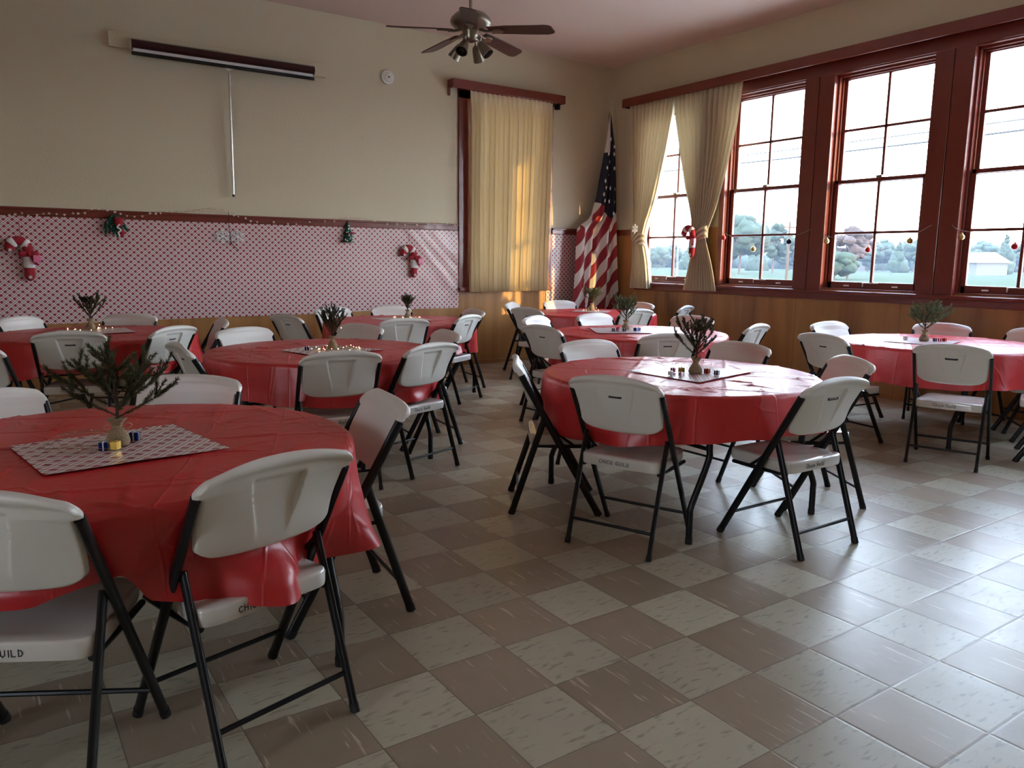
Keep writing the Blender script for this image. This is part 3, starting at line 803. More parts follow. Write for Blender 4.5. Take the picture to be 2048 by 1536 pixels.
def make_chair(style, text):
    t = thing('folding_chair', 'white folding chair', 'chair')
    bm_, centre, rec, thick = chair_back_mesh({'deep': .017, 'slot': .015, 'logo': .010, 'flat': .006}[style], style == 'flat')
    bk = obj('backrest', bm_, 'plastic', t, ang=60)
    if style in ('slot', 'logo', 'flat'):
        z = .742; yb = surf_y(centre, rec, thick, z); w = .034 if style != 'logo' else .040; h = .0055 if style != 'logo' else .0085
        sm_ = MB(); pts = [(sx * (w - h) + h * cos(a), yb - .0012, z + h * sin(a)) for sx, rg in ((1, range(-6, 7)), (-1, range(6, 19))) for a in [k * pi / 12 for k in rg]]
        sm_.poly(pts, .004, (0, 1, 0)); so = obj('grip_slot', sm_, 'ink', bk, sm=False)
        if style == 'logo':
            lb = MB(); L = lettering(MB(), 'LIFETIME', 0, 0, .0075, .0075, 0, .001)
            lettering(lb, 'LIFETIME', -L / 2, z - .0036, .0072, .0075, yb - .0022, .0013)
            obj('lettering', lb, 'logo_white', so, sm=False)
    se = obj('seat', seat_mesh(), 'plastic_seat', t, ang=50)
    if text:
        tb = MB(); rnd = random.Random(len(text) + ord(text[1]))
        up = text.isupper(); hh = .017 if up else .021; ww = .0135 if up else .0125
        L = lettering(MB(), text, 0, 0, hh, ww, 0, .002)
        lettering(tb, text, -L / 2 - .02, .402, hh, ww, .0918, .0023, rnd=rnd); obj('marker_writing', tb, 'ink', se, sm=False)
    for s in (-1, 1):
        fl_ = obj('leg', MB().tube([(s * .231, .474, .004), (s * .231, .26, .386), (s * .231, .045, .766)], .0185, 12, flat=.62, up=(0, 1, .5)), 'black_metal', t)
        obj('foot_cap', MB().tube([(s * .231, .4765, .0), (s * .231, .461, .026)], .0198, 12, flat=.68, up=(0, 1, .5)), 'rubber', fl_)
        rl = obj('leg', MB().tube([(s * .214, .0, .004), (s * .214, .128, .40), (s * .214, .172, .535)], .0170, 12, flat=.62, up=(0, 1, -.3)), 'black_metal', t)
        obj('foot_cap', MB().tube([(s * .214, -.001, .0), (s * .214, .007, .026)], .0185, 12, flat=.68, up=(0, 1, -.3)), 'rubber', rl)
        obj('seat_rail', MB().tube(bez([(s * .198, .12, .380), (s * .198, .30, .377), (s * .198, .44, .379)], 4), .0105, 8), 'black_metal', t)
        obj('bracket', MB().tube(bez([(s * .222, .190, .508), (s * .214, .235, .462), (s * .206, .275, .425), (s * .2, .33, .384)], 4), .0075, 8), 'black_metal', t)
    obj('stretcher', MB().tube([(-.214, .036, .118), (.214, .036, .118)], .0080, 8), 'black_metal', t)
    obj('stretcher', MB().tube([(-.231, .405, .125), (.231, .405, .125)], .0080, 8), 'black_metal', t)
    return t

PROTO = {}
CH = []          # (table, x, y, theta)
def chair(tbl, x, y, th, style, text, label):
    key = (style, text); lab = label
    rz = th - pi / 2
    if key not in PROTO:
        o = make_chair(style, text); o.location = (x, y, 0); o.rotation_euler = (0, 0, rz); o['label'] = lab; PROTO[key] = o
    else: o = dup(PROTO[key], (x, y, 0), rz, lab)
    o['group'] = GROUPS[tbl]; CH.append((tbl, x, y, th))
T = {'T1': (-1.11, .69), 'T2': (.49, 3.0), 'T3': (-.684, 5.0), 'T4': (2.12, 5.1), 'T5': (1.825, .94), 'T6': (3.43, 2.96), 'T7': (4.76, 5.19), 'T8': (5.02, 1.127)}
GROUPS = {k: 'folding chairs around the %s' % d for k, d in {'T1': 'front plaid-runner table', 'T2': 'fairy-lit middle table', 'T3': 'table under the candy cane', 'T4': 'table before the plaid wall',
          'T5': 'shiny-runner table', 'T6': 'second table of the window row', 'T7': 'flag corner table', 'T8': 'table under the windows'}.items()}
CG, CL = 'CHICO GUILD', 'Chico Guild'
W_ = 'white folding chair '
chair('T1', -.810, -.143, 1.838, 'deep', CG, W_ + 'with red cloth spilling onto its seat, back towards us, front table')
chair('T1', -1.524, -.092, 1.049, 'deep', CG + ' ', W_ + 'cut by the picture side, back towards us at the front table')
chair('T1', -.120, .653, 3.029, 'flat', '', W_ + 'on the aisle side of the front table, seen side on')
chair('T1', -.691, 1.535, 4.131, 'flat', '', W_ + 'behind the bare front tree, its face towards us')
chair('T1', -1.492, 1.505, 5.053, 'flat', '', W_ + 'at the picture edge on the far side of the front table')
chair('T2', .236, 2.025, 1.423, 'deep', CL, W_ + 'back towards us, hiding the base of the fairy-lit tree')
chair('T2', .911, 2.162, 1.894, 'deep', CL, W_ + 'angled back towards us, aisle corner of the fairy-lit middle table')
chair('T2', 1.468, 2.962, 3.038, 'flat', '', W_ + 'on the aisle side of the fairy-lit middle table, mostly hidden')
chair('T2', .18, 3.86, 4.993, 'flat', '', W_ + 'across the fairy-lit middle table, bright face showing above the cloth')
chair('T2', 1.110, 3.762, 3.597, 'flat', '', W_ + 'across the middle table just behind its fairy-lit tree')
chair('T2', -.487, 2.909, .064, 'slot', '', W_ + 'edge on at the end of the fairy-lit middle table')
chair('T3', -.960, 4.031, 1.311, 'slot', CL, W_ + 'square back towards us at the table under the large candy cane')
chair('T3', -.229, 4.149, 2.232, 'slot', '', W_ + 'angled bright back with black slot, table under the large candy cane')
chair('T3', .315, 4.904, 3.049, 'flat', '', W_ + 'tilted end chair between the candy cane table and the fairy-lit table')
chair('T3', -.30, 5.76, 4.215, 'flat', '', W_ + 'by the plaid wall below the wreath, facing us')
chair('T3', -1.197, 5.764, 5.471, 'flat', '', W_ + 'by the plaid wall below the large candy cane, facing us')
chair('T3', -1.574, 3.374, 1.05, 'deep', '', W_ + 'of which only a shoulder shows at the picture edge')
chair('T4', 1.666, 4.094, 1.462, 'deep', '', W_ + 'square back towards us at the table before the small candy cane')
chair('T4', 2.441, 4.248, 2.089, 'slot', '', W_ + 'angled slotted back, aisle corner of the table before the small candy cane')
chair('T4', 2.998, 5.063, 3.062, 'flat', '', W_ + 'side on at the aisle end of the table by the curtain')
chair('T4', 2.379, 5.892, 4.569, 'flat', '', W_ + 'by the plaid wall behind the slim lit tree, facing us')
chair('T4', 1.702, 5.946, 4.993, 'flat', '', W_ + 'by the plaid wall below the small green tree, facing us')
chair('T4', .898, 5.084, .314, 'slot', '', W_ + 'edge on with its back towards the candy cane table')
chair('T5', .925, .502, .389, 'flat', CG, W_ + 'with slotted back and capital lettering on its seat, shiny-runner table')
chair('T5', 1.830, -.076, 1.562, 'logo', CL, W_ + 'with a black name plate, angled back towards us at the shiny-runner table')
chair('T5', .972, 1.382, 5.694, 'deep', '', W_ + 'side on at the aisle end of the shiny-runner table')
chair('T5', 1.923, 1.895, 4.662, 'flat', '', W_ + 'across the shiny-runner table, bright face, aisle side of its tree')
chair('T5', 2.767, 1.267, 3.177, 'flat', '', W_ + 'across the shiny-runner table on the window side of its tree')
chair('T5', 2.698, .401, 2.609, 'flat', '', W_ + 'pinkish face half hidden by the angled chair, shiny-runner table')
chair('T6', 2.754, 1.921, 1.169, 'slot', '', W_ + 'with slotted panelled back just behind the shiny-runner tree')
chair('T6', 2.323, 2.977, .095, 'flat', '', W_ + 'slotted back, aisle end of the second table in the window row')
chair('T6', 2.943, 3.910, 5.129, 'flat', '', W_ + 'its bright top peeking over a slotted back in the window row')
chair('T6', 3.702, 3.931, 4.763, 'flat', '', W_ + 'bright face just beside the grey-green tree of the second table')
chair('T6', 4.428, 3.243, 3.387, 'flat', '', W_ + 'facing us on the window side of the second table')
chair('T6', 4.127, 2.196, 1.843, 'deep', '', W_ + 'turned edge on before the wainscot, window end of the second table')
chair('T7', 4.606, 4.225, 1.502, 'deep', '', W_ + 'back towards us at the flag corner table, behind a grey-green tree')
chair('T7', 4.085, 5.995, 5.363, 'flat', '', W_ + 'under the closed curtain, bright face, flag corner table')
chair('T7', 3.595, 4.974, .227, 'slot', '', W_ + 'dim slotted back, aisle end of the flag corner table')
chair('T7', 4.938, 6.103, 4.488, 'flat', '', W_ + 'sunlit in front of the narrow plaid strip by the flag')
chair('T7', 5.686, 5.261, 3.035, 'flat', '', W_ + 'under the first tied curtain at the flag corner table')
chair('T7', 5.665, 4.471, 1.981, 'deep', '', W_ + 'small and edge on under the wide tied curtain')
chair('T8', 3.887, .454, .321, 'logo', CL, W_ + 'with a black name plate, square back towards us, table under the windows')
chair('T8', 3.804, 1.388, 6.119, 'flat', '', W_ + 'dim panelled back at the aisle end of the table under the windows')
chair('T8', 4.997, 2.131, 4.614, 'flat', '', W_ + 'bright face peeking over a dim back, table under the windows')
chair('T8', 5.833, 1.511, 3.600, 'flat', '', W_ + 'against the wainscot behind the pale green tree')
chair('T8', 5.946, .786, 2.802, 'flat', '', W_ + 'cut by the picture edge across the table under the windows')
chair('T8', 4.89, -.11, 1.95, 'deep', '', W_ + 'of which only two front legs show at the picture edge')
chair('T8', 5.62, .33, 2.27, 'deep', '', W_ + 'of which one front leg shows beneath the cloth under the windows')

# ------------------------------------------------------------------ tables and cloths
TD = {'T1': 'front round table with bare dark tree', 'T2': 'round table in the middle with the fairy-lit tree', 'T3': 'round table under the large candy cane', 'T4': 'round table with the slim lit tree by the plaid wall',
      'T5': 'round table with the shiny runner', 'T6': 'round table behind the shiny-runner table', 'T7': 'round table in the corner by the flag', 'T8': 'round table under the windows'}
def make_table():
    t = thing('folding_table', 'round white folding table', 'table')
    obj('tabletop', MB().lathe([(.001, .690), (.735, .690), (.755, .698), (.757, .722), (.748, .733), (.001, .734)], 72), 'table_white', t, ang=35)
    for sx in (-1, 1):
        for sy in (-1, 1):
            lg = obj('leg', MB().tube(bez([(sx * .345, sy * .595, .69), (sx * .345, sy * .595, .48), (sx * .35, sy * .595, .40), (sx * .45, sy * .60, .20), (sx * .46, sy * .60, .14), (sx * .46, sy * .60, .004)], 4), .0165, 12), 'black_metal', t)
            obj('foot_cap', MB().tube([(sx * .46, sy * .60, 0), (sx * .46, sy * .60, .03)], .0185, 12), 'rubber', lg)
        obj('crossbar', MB().tube([(sx * .345, -.595, .46), (sx * .345, .595, .46)], .011, 8), 'black_metal', t)
        obj('brace', MB().tube([(sx * .345, 0, .46), (sx * .05, 0, .685)], .009, 8), 'black_metal', t)
    return t
HEM = {'T1': [(-1.96, .50), (-1.70, .56), (-1.62, .47), (-1.21, .40), (-.95, .375), (-.67, .39), (0, .42), (1.5, .45), (3, .46)],
       'T5': [(3.03, .45), (-2.18, .50), (-1.93, .53), (-1.67, .54), (-1.52, .53), (-.9, .45), (-.4, .42), (.5, .44), (2, .45)],
       'T8': [(2.77, .437), (3.12, .466), (-2.48, .465), (-1.85, .47), (0, .45)], 'T2': [(-2.75, .50), (-2.27, .487), (-2.06, .504), (-1.89, .48), (-1.1, .44), (-.6, .40), (0, .43), (1.5, .46)],
       'T3': [(-2.37, .457), (-2.09, .506), (-1.82, .505), (-1.44, .48), (-.5, .45), (-.22, .44), (1.5, .46)], 'T4': [(-2.44, .52), (-1.5, .46), (-.48, .42), (1, .45)]}
FLARE = {'T1': [(-.62, .075), (-1.17, .055), (2.2, .04)], 'T2': [(-.6, .06), (2.4, .03), (-2.2, .02)], 'T3': [(-.2, .05), (-1.3, .03)], 'T4': [(-.5, .045), (-2.4, .03)]}
def make_cloth(key, seed):
    cx, cy = T[key]; rnd = random.Random(seed)
    seats = [(atan2(y - cy, x - cx), sqrt((x - cx) ** 2 + (y - cy) ** 2) - .092) for tb, x, y, th in CH if tb == key]
    lim = []                                                  # chair tubes the hanging cloth must stay inside of
    for tb, x, y, th in CH:
        if abs(x - cx) + abs(y - cy) > 2.4: continue
        f = Vector((cos(th), sin(th))); r = Vector((f.y, -f.x))
        for s in (-1, 1):
            for (xo, y0, z0, y1, z1) in ((.231, .474, 0, .045, .766), (.214, 0, 0, .172, .535)):
                lim.append((Vector((x - cx, y - cy)) + r * (s * xo), f, y0, y1, z1))
        # inside face of the backrest
    R0 = .768
    fa = [(rnd.randint(5, 8), rnd.uniform(0, 6.28), rnd.uniform(.006, .012)), (rnd.randint(10, 15), rnd.uniform(0, 6.28), rnd.uniform(.005, .010)), (rnd.randint(19, 27), rnd.uniform(0, 6.28), .004)]
    corners = FLARE.get(key, [(rnd.uniform(0, 6.28), rnd.uniform(.02, .05)) for _ in range(3)])
    hk = sorted(HEM.get(key, [(0, .45)])); hk = [(hk[-1][0] - 2 * pi, hk[-1][1])] + hk + [(hk[0][0] + 2 * pi, hk[0][1])]
    rot = rnd.uniform(0, pi / 2)
    foldx = [k * .265 + rnd.uniform(-.02, .02) for k in range(-3, 4)]; foldy = [k * .265 + rnd.uniform(-.02, .02) for k in range(-3, 4)]
    wr = []
    for _ in range(44):                                       # short random creases, most of them near the rim
        a = rnd.uniform(0, 6.28); rr_ = .80 * sqrt(rnd.uniform(.22, 1)); d_ = a + rnd.uniform(-1.2, 1.2)
        wr.append((rr_ * cos(a), rr_ * sin(a), cos(d_), sin(d_), rnd.uniform(.05, .20), rnd.uniform(.005, .010), rnd.uniform(.003, .007)))
    NA, NR, NS = 320, 60, 22
    def wrinkle(x, y):
        xr, yr = x * cos(rot) + y * sin(rot), -x * sin(rot) + y * cos(rot); h = 0
        for k, a in enumerate(foldx): h += (.0040 if k % 2 else -.0020) * exp(-((xr - a) / .006) ** 2)
        for k, a in enumerate(foldy): h += (-.0020 if k % 2 else .0040) * exp(-((yr - a) / .006) ** 2)
        for (px, py, dx, dy, L, w, hh) in wr:
            u = (x - px) * dx + (y - py) * dy; v_ = -(x - px) * dy + (y - py) * dx + .25 * u * u / L * .5
            if abs(u) < L and abs(v_) < w * 3: h += hh * exp(-(v_ / w) ** 2) * (1 - (u / L) ** 2)
        h *= .25 + .75 * sst(.22, .42, sqrt(x * x + y * y))
        return h + .0012 * noise.noise((x * 5 + seed, y * 5, seed * 3.1))
    V = [(0, 0, .7415)]; F = []
    for i in range(1, NR + 1):
        r = R0 * i / NR * .993
        for k in range(NA):
            a = 2 * pi * k / NA; x, y = r * cos(a), r * sin(a)
            edge_ = sst(.88, 1.0, i / NR)
            V.append((x, y, .7415 + wrinkle(x, y) - .003 * edge_))
    for j in range(1, NS + 1):
        t = j / NS
        for k in range(NA):
            a = 2 * pi * k / NA
            fold = sum(am * sin(n_ * a + ph + .4 * sin(3 * a)) for n_, ph, am in fa) * (t ** .8)
            flare = .012 + .012 * t; seat_hem = 0
            for (sa, sr) in seats:
                if sr > .815: sw = 1 - sst(.27, .38, abs((a - sa + pi) % (2 * pi) - pi)); seat_hem = max(seat_hem, sw)
            for (ca, cw) in corners:
                da = (a - ca + pi) % (2 * pi) - pi; flare += cw * t * t * exp(-(da / .17) ** 2)
            crease = .012 * t * abs(noise.noise((a * 5 + seed, t * 1.3, 7.7))) + .005 * noise.noise((a * 9 + seed, t * 3.0, 1.7)) * (.3 + t)
            r = R0 * .999 + flare + fold + crease
            hem = interp(hk, (a + pi) % (2 * pi) - pi) + .006 * sin(5 * a + seed) + .012 * noise.noise((a * 3.2, seed, .5))
            if hem < .452: hem += (.452 - hem) * seat_hem
            z = .7385 - (.7385 - hem) * t
            if t < .08: r -= .004 * (1 - t / .08)
            for (o_, f, y0, y1, z1) in lim:
                if z > z1: continue
                d_ = y0 + (y1 - y0) * z / z1
                px, py = o_.x + f.x * d_, o_.y + f.y * d_
                rl = sqrt(px * px + py * py) - .030
                if rl > r: continue
                da = abs((a - atan2(py, px) + pi) % (2 * pi) - pi)
                if da < .26: r = rl + (r - rl) * sst(.04, .26, da)
            for (sa, sr) in seats:                            # and behind the backrests
                da = abs((a - sa + pi) % (2 * pi) - pi)
                if da < .36 and z > .46:
                    rl = sr + .066 - interp([(.5, .135), (.56, .125), (.62, .09), (.70, .06), (.77, .04)], z)
                    if r > rl: r += (rl - r) * (1 - sst(.25, .36, da)) * sst(.46, .55, z)
            r = max(r, .7615 if z > .68 else .712)
            V.append((r * cos(a), r * sin(a), z))
    for k in range(NA): F.append((0, 1 + k, 1 + (k + 1) % NA))
    for i in range(NR + NS - 1):
        for k in range(NA):
            a = 1 + i * NA + k; b2 = 1 + i * NA + (k + 1) % NA; F.append((a, a + NA, b2 + NA, b2))
    o = obj('tablecloth', MB().add(V, F), 'cloth', ang=50, loc=(cx, cy, 0))
    tag(o, 'red plastic cloth over the ' + TD[key], 'tablecloth', 'red plastic tablecloths')
t0 = None
for i, k in enumerate(T):
    lab = 'red-clothed folding table, the ' + TD[k]
    if t0 is None: t0 = make_table(); tb_ = t0; tb_.location = (*T[k], 0); tb_['label'] = lab
    else: tb_ = dup(t0, (*T[k], 0), 0, lab)
    seen = {'T1': 1.478, 'T2': 1.53, 'T5': -.03}.get(k)           # where the photograph shows the legs; else clear of the chairs
    angs = [atan2(y - T[k][1], x - T[k][0]) for tb, x, y, th in CH if sqrt((y - T[k][1]) ** 2 + (x - T[k][0]) ** 2) < 1.3]
    def clear(rz):
        return min(abs((atan2(sy * .60, sx * .40) + rz - a + pi) % (2 * pi) - pi) for a in angs for sx in (-1, 1) for sy in (-1, 1))
    tb_.rotation_euler = (0, 0, max([seen + .02 * j for j in range(-2, 3)] if seen is not None else [.04 * j for j in range(79)], key=clear)); tb_['group'] = 'round folding tables'
    make_cloth(k, i * 3.7 + 11)

# ------------------------------------------------------------------ runners, trees, lights, little gifts
ZT = .7475
def runner(corners, label, seed, lift=0.0):
    A, B_, C_, D_ = [Vector((*c, 0)) for c in corners]
    def fn(u, v):
        p = A * (1 - u) * (1 - v) + B_ * u * (1 - v) + C_ * u * v + D_ * (1 - u) * v
        return (p.x, p.y, ZT + .0012 * noise.noise((p.x * 5, p.y * 5, seed)) + .004 * (max(0, abs(2 * u - 1) - .9) * 10) ** 2 * (.4 + .6 * noise.noise((u * 3, v * 3, seed))) + lift)
    o = obj('table_runner', MB().grid(fn, 40, 30, uvfn=lambda u, v: (u * (B_ - A).length, v * (D_ - A).length)), 'plaid', ang=180)
    tag(o, label, 'table runner', 'plaid paper runners')
runner([(-1.41, .81), (-1.34, .36), (-.81, .42), (-.89, .90)], 'red plaid paper square under the front tree', 1.1)
runner([(.209, 3.044), (.308, 2.613), (.832, 2.737), (.605, 3.219)], 'plaid paper square under the fairy-lit middle tree', 2.2)
runner([(-.95, 5.30), (-.90, 4.78), (-.40, 4.84), (-.42, 5.32)], 'plaid paper square under the tree below the wreath', 3.3)
runner([(1.92, 5.40), (1.95, 4.93), (2.40, 4.90), (2.40, 5.38)], 'plaid paper square under the slim lit tree by the wall', 4.4)
runner([(1.60, 1.12), (1.62, .60), (2.20, .72), (2.10, 1.18)], 'glaring silvery plaid paper under the tree with berry tips', 5.5)
runner([(3.25, 3.44), (2.96, 2.99), (3.40, 2.76), (3.76, 3.24)], 'plaid paper square under the tree of the second window-row table', 6.6)
runner([(4.55, 5.33), (4.85, 5.00), (5.18, 5.30), (4.83, 5.60)], 'plaid paper square under the tree by the flag', 7.7)
runner([(4.62, 1.37), (4.70, .90), (5.20, 1.02), (5.14, 1.50)], 'bluish glaring paper square under the pale green tree', 8.8)

def mini_tree(loc, H, Wd, nb, seed, mat, label, bag=.033, upright=.6, tw=4, dens=1.0, berries=False):
    rnd = random.Random(seed)
    t = thing('tabletop_tree', label, 'tree', (loc[0], loc[1], ZT + .002), 0, 'small table trees in burlap')
    prof = [(.001, 0), (bag * .95, .001), (bag * 1.05, .012), (bag * .95, .03), (bag * .62, .05), (bag * .38, .062), (bag * .5, .072), (bag * .85, .088), (bag * .75, .090), (bag * .3, .07), (.001, .066)]
    mbb = MB().lathe(prof, 28)
    mbb.v = [(x + .004 * noise.noise((x * 60, y * 60, z * 40 + seed)), y + .004 * noise.noise((x * 60 + 9, y * 60, z * 40)), max(0, z + .003 * noise.noise((x * 50, y * 50, 5 + seed)))) for x, y, z in mbb.v]
    obj('burlap_wrap', mbb, 'burlap', t, ang=70)
    tw_ = MB().lathe([(bag * .42, .058), (bag * .47, .062), (bag * .42, .066)], 20)
    for s in (-1, 1):
        tw_.tube(bez([(s * .01, -bag * .42, .062), (s * .03, -bag * .7, .075), (s * .042, -bag * .5, .066), (s * .03, -bag * .45, .055), (s * .012, -bag * .42, .061)], 5), .0014, 6)
    obj('twine_bow', tw_, 'twine', t)
    tr_ = MB(); nm = MB(); bt = MB(); tips = []
    top = H * .62
    tr_.tube([(0, 0, .05), (.004, .002, top * .6), (0, 0, top)], [.006, .005, .003], 8)
    def twig(p, d, L, r0, lvl):
        n = 5; pts = [p]; dd = d.copy()
        for k in range(n):
            dd = (dd + Vector((rnd.uniform(-.12, .12), rnd.uniform(-.12, .12), .05 + rnd.uniform(-.05, .08)))).normalized(); pts.append(pts[-1] + dd * (L / n))
        tr_.tube(pts, [r0 * (1 - .75 * k / n) for k in range(n + 1)], 5)
        cnt = int(L * 2300 * dens)
        for k in range(cnt):
            u = rnd.uniform(.12, 1.0) * n; i = min(n - 1, int(u)); q_ = pts[i].lerp(pts[i + 1], u - i); ax = (pts[i + 1] - pts[i]).normalized()
            rd = Vector((rnd.uniform(-1, 1), rnd.uniform(-1, 1), rnd.uniform(-1, 1))); rd = (rd - ax * rd.dot(ax))
            if rd.length < .05: continue
            rd.normalize(); nd_ = (rd * .8 + ax * .75).normalized(); l = rnd.uniform(.009, .016); sd = nd_.cross(ax).normalized() * .0013
            a_ = len(nm.v); e_ = q_ + nd_ * l
            nm.v += [tuple(q_ - sd), tuple(q_ + sd), tuple(e_ + sd * .3), tuple(e_ - sd * .3)]; nm.f.append((a_, a_ + 1, a_ + 2, a_ + 3)); nm.m.append(0)
        tips.append(pts[-1])
        if lvl > 0:
            for k in range(lvl):
                i = rnd.randint(2, n - 1); s = 1 if k % 2 else -1
                side = dd.cross(Vector((0, 0, 1))).normalized() * s
                twig(pts[i], (dd * .8 + side * .75 + Vector((0, 0, rnd.uniform(-.1, .35)))).normalized(), L * rnd.uniform(.35, .5), r0 * .6, 0)
    for k in range(nb):
        a = k * 2.399 + rnd.uniform(-.3, .3); h = .085 + (top - .085) * ((k + .5) / nb)
        L = (Wd / 2) * rnd.uniform(.8, 1.12) * (1 - .30 * k / nb)
        e_ = upright + .25 * k / nb
        L = L / max(.45, cos(e_))
        L = min(L, (H - h) / max(.25, sin(e_)) * .95) if h < H else L
        twig(Vector((0, 0, h)), Vector((cos(a) * cos(e_), sin(a) * cos(e_), sin(e_))), L, .003, tw)
    twig(Vector((0, 0, top)), Vector((.04, 0, 1)).normalized(), H - top, .003, 3)
    obj('trunk', tr_, 'bark', t)
    obj('needles', nm, mat, t, sm=False)
    if berries:
        for p in tips:
            if p.z > .16: bt.ball(p, .0038, 8)
        bo = obj('cone_tips', bt, 'bark', t)
    return t
mini_tree((-1.11, .65), .31, .40, 12, 5, 'needle', 'wide dark spruce sprig in burlap on the front plaid square', .036, .34, 5, .8)
mini_tree((.53, 2.93), .285, .20, 13, 8, 'needle', 'narrow spruce sprig wrapped in glowing fairy lights, middle table', .034, .85, 3, .9)
mini_tree((-.69, 5.28), .27, .27, 13, 13, 'needle', 'bushy dark sprig in burlap on the table below the wreath', .036, .8, 3, .8)
mini_tree((2.27, 5.25), .24, .15, 12, 17, 'needle', 'slim dark sprig on the wall table before the small candy cane', .032, .95, 3, .8)
mini_tree((1.85, .84), .30, .27, 13, 22, 'needle', 'spruce sprig with tiny knobbed tips on the glaring silvery runner', .036, .75, 3, 1.0, True)
mini_tree((3.41, 3.12), .285, .28, 13, 28, 'needle_pale', 'grey-green sprig in burlap on the second window-row table', .034, .75, 3, .9)
mini_tree((4.91, 5.38), .26, .28, 13, 33, 'needle_pale', 'pale sprig in burlap before the flag', .034, .85, 3, .8)
mini_tree((4.93, 1.19), .31, .34, 14, 39, 'needle_pale', 'pale green spruce sprig in burlap on the table under the windows', .036, .55, 4, 1.0)

def gift(x, y, mat, label, s=.024, rz=0.0, ribbon='foil_gold'):
    t = thing('gift_box', label, 'gift box', (x, y, ZT + .0025), rz, 'tiny foil gift boxes on the tables')
    h = s / 2
    obj('box', MB().box(-h, -h, 0, h, h, s), mat, t, bev=.0015)
    obj('ribbon', MB().box(-h - .0006, -.002, -.0003, h + .0006, .002, s + .0006).box(-.002, -h - .0006, -.0003, .002, h + .0006, s + .0006).ball((0, 0, s + .002), .004, 8, sc=(1.4, 1, .7)), ribbon, t)
for (x, y, mt, lb, s, rb) in (
    (-1.160, .592, 'foil_blue', 'tiny dark blue foil gift box beside the gold one, front table', .026, 'foil_white'), (-1.128, .584, 'foil_gold', 'tiny gold foil gift box against the burlap bag, front table', .026, 'foil_gold'),
    (-1.054, .69, 'foil_blue', 'tiny blue foil gift box on the aisle side of the front tree bag', .028, 'foil_white'),
    (.35, 2.934, 'foil_blue', 'tiny blue foil gift box on the fairy-lit plaid square', .026, 'foil_white'), (.467, 2.925, 'foil_red', 'tiny red foil gift box among the fairy lights', .024, 'foil_gold'),
    (1.669, .856, 'foil_white', 'tiny silver gift box at the aisle end of the glaring runner', .022, 'foil_white'), (1.765, .93, 'foil_red', 'tiny dark red gift box beside the gold box, glaring runner', .026, 'foil_white'),
    (1.80, .90, 'foil_gold', 'tiny gold gift box touching the bag on the glaring runner', .028, 'foil_gold'), (1.70, .81, 'foil_white', 'tiny red-ribboned silver gift box before the others, glaring runner', .020, 'foil_red'),
    (1.90, .80, 'foil_red', 'tiny red gift box on the window side of the bag, glaring runner', .026, 'foil_gold'), (1.90, .73, 'ball_dark', 'tiny black gift box alone near the edge of the glaring runner', .024, 'foil_white'),
    (3.198, 3.05, 'ball_dark', 'tiny dark gift box at the aisle end of the second-table row', .026, 'foil_white'), (3.29, 3.09, 'foil_red', 'tiny red gift box before the grey-green tree', .026, 'foil_red'),
    (3.235, 3.01, 'foil_white', 'tiny silver gift box between dark ones, second table', .026, 'foil_red'), (3.28, 3.00, 'ball_dark', 'tiny dark green gift box close to the grey-green tree', .026, 'foil_white'),
    (3.40, 2.985, 'foil_blue', 'tiny blue gift box beside its twin, second table', .026, 'foil_blue'), (3.437, 2.972, 'foil_blue', 'tiny bright blue gift box at the window end, second table', .026, 'foil_white'),
    (4.90, 1.33, 'foil_white', 'tiny silver gift box on the bluish paper under the windows', .028, 'foil_white'), (4.96, 1.12, 'ball_dark', 'tiny dark gift box touching the pale green tree bag', .026, 'foil_white'),
    (5.00, 1.10, 'foil_red', 'tiny red gift box beside the pale green tree, bag side', .026, 'foil_white'), (5.035, 1.08, 'foil_red', 'tiny dark red gift box furthest along the bluish paper', .026, 'foil_gold'),
    (4.70, 5.25, 'foil_white', 'tiny silver gift box before the flag-corner tree', .028, 'foil_gold'), (4.76, 5.28, 'foil_gold', 'tiny gold gift box before the flag-corner tree', .028, 'foil_gold')):
    gift(x, y, mt, lb, s, (x * 37 + y * 19) % 1.5, rb)

def fairy(cx, cy, R, n, seed, lit, label, H=.1):
    rnd = random.Random(seed)
    t = thing('string_lights', label, 'string lights', (cx, cy, ZT + .004), 0, 'fairy light strings round the trees')
    pts = []
    for i in range(n):
        a = i * 1.9 + rnd.uniform(-.4, .4); r = R * rnd.uniform(.28, 1.0)
        z = .003 if r > .07 else .003 + abs(rnd.gauss(.05, .04)) * (H / .1)
        pts.append((r * cos(a), r * sin(a), z))
    P = bez(pts, 5)
    P = [(p.x, p.y, max(.002, p.z + (.012 * abs(sin(k * .63)) if not lit else .004 * abs(sin(k * .63))))) for k, p in enumerate(P)]
    obj('wire', MB().tube(P, .0009, 4), 'wire', t)
    for p in pts: obj('bulb', MB().ball((p[0], p[1], p[2] + .003), .0032 if lit else .0022, 8), 'bulb' if lit else 'bulb_off', t)
fairy(.53, 2.93, .21, 26, 4, True, 'glowing fairy lights round the middle table tree', .13)
fairy(-.69, 5.25, .20, 16, 9, True, 'glowing fairy lights round the tree below the wreath', .1)
fairy(2.27, 5.25, .17, 14, 14, True, 'glowing fairy lights round the slim tree by the wall', .1)
fairy(4.88, 5.35, .15, 10, 19, True, 'glowing fairy lights round the tree before the flag', .06)
fairy(-1.20, .72, .17, 14, 24, False, 'unlit thin fairy light wire curled on the front plaid square', .05)

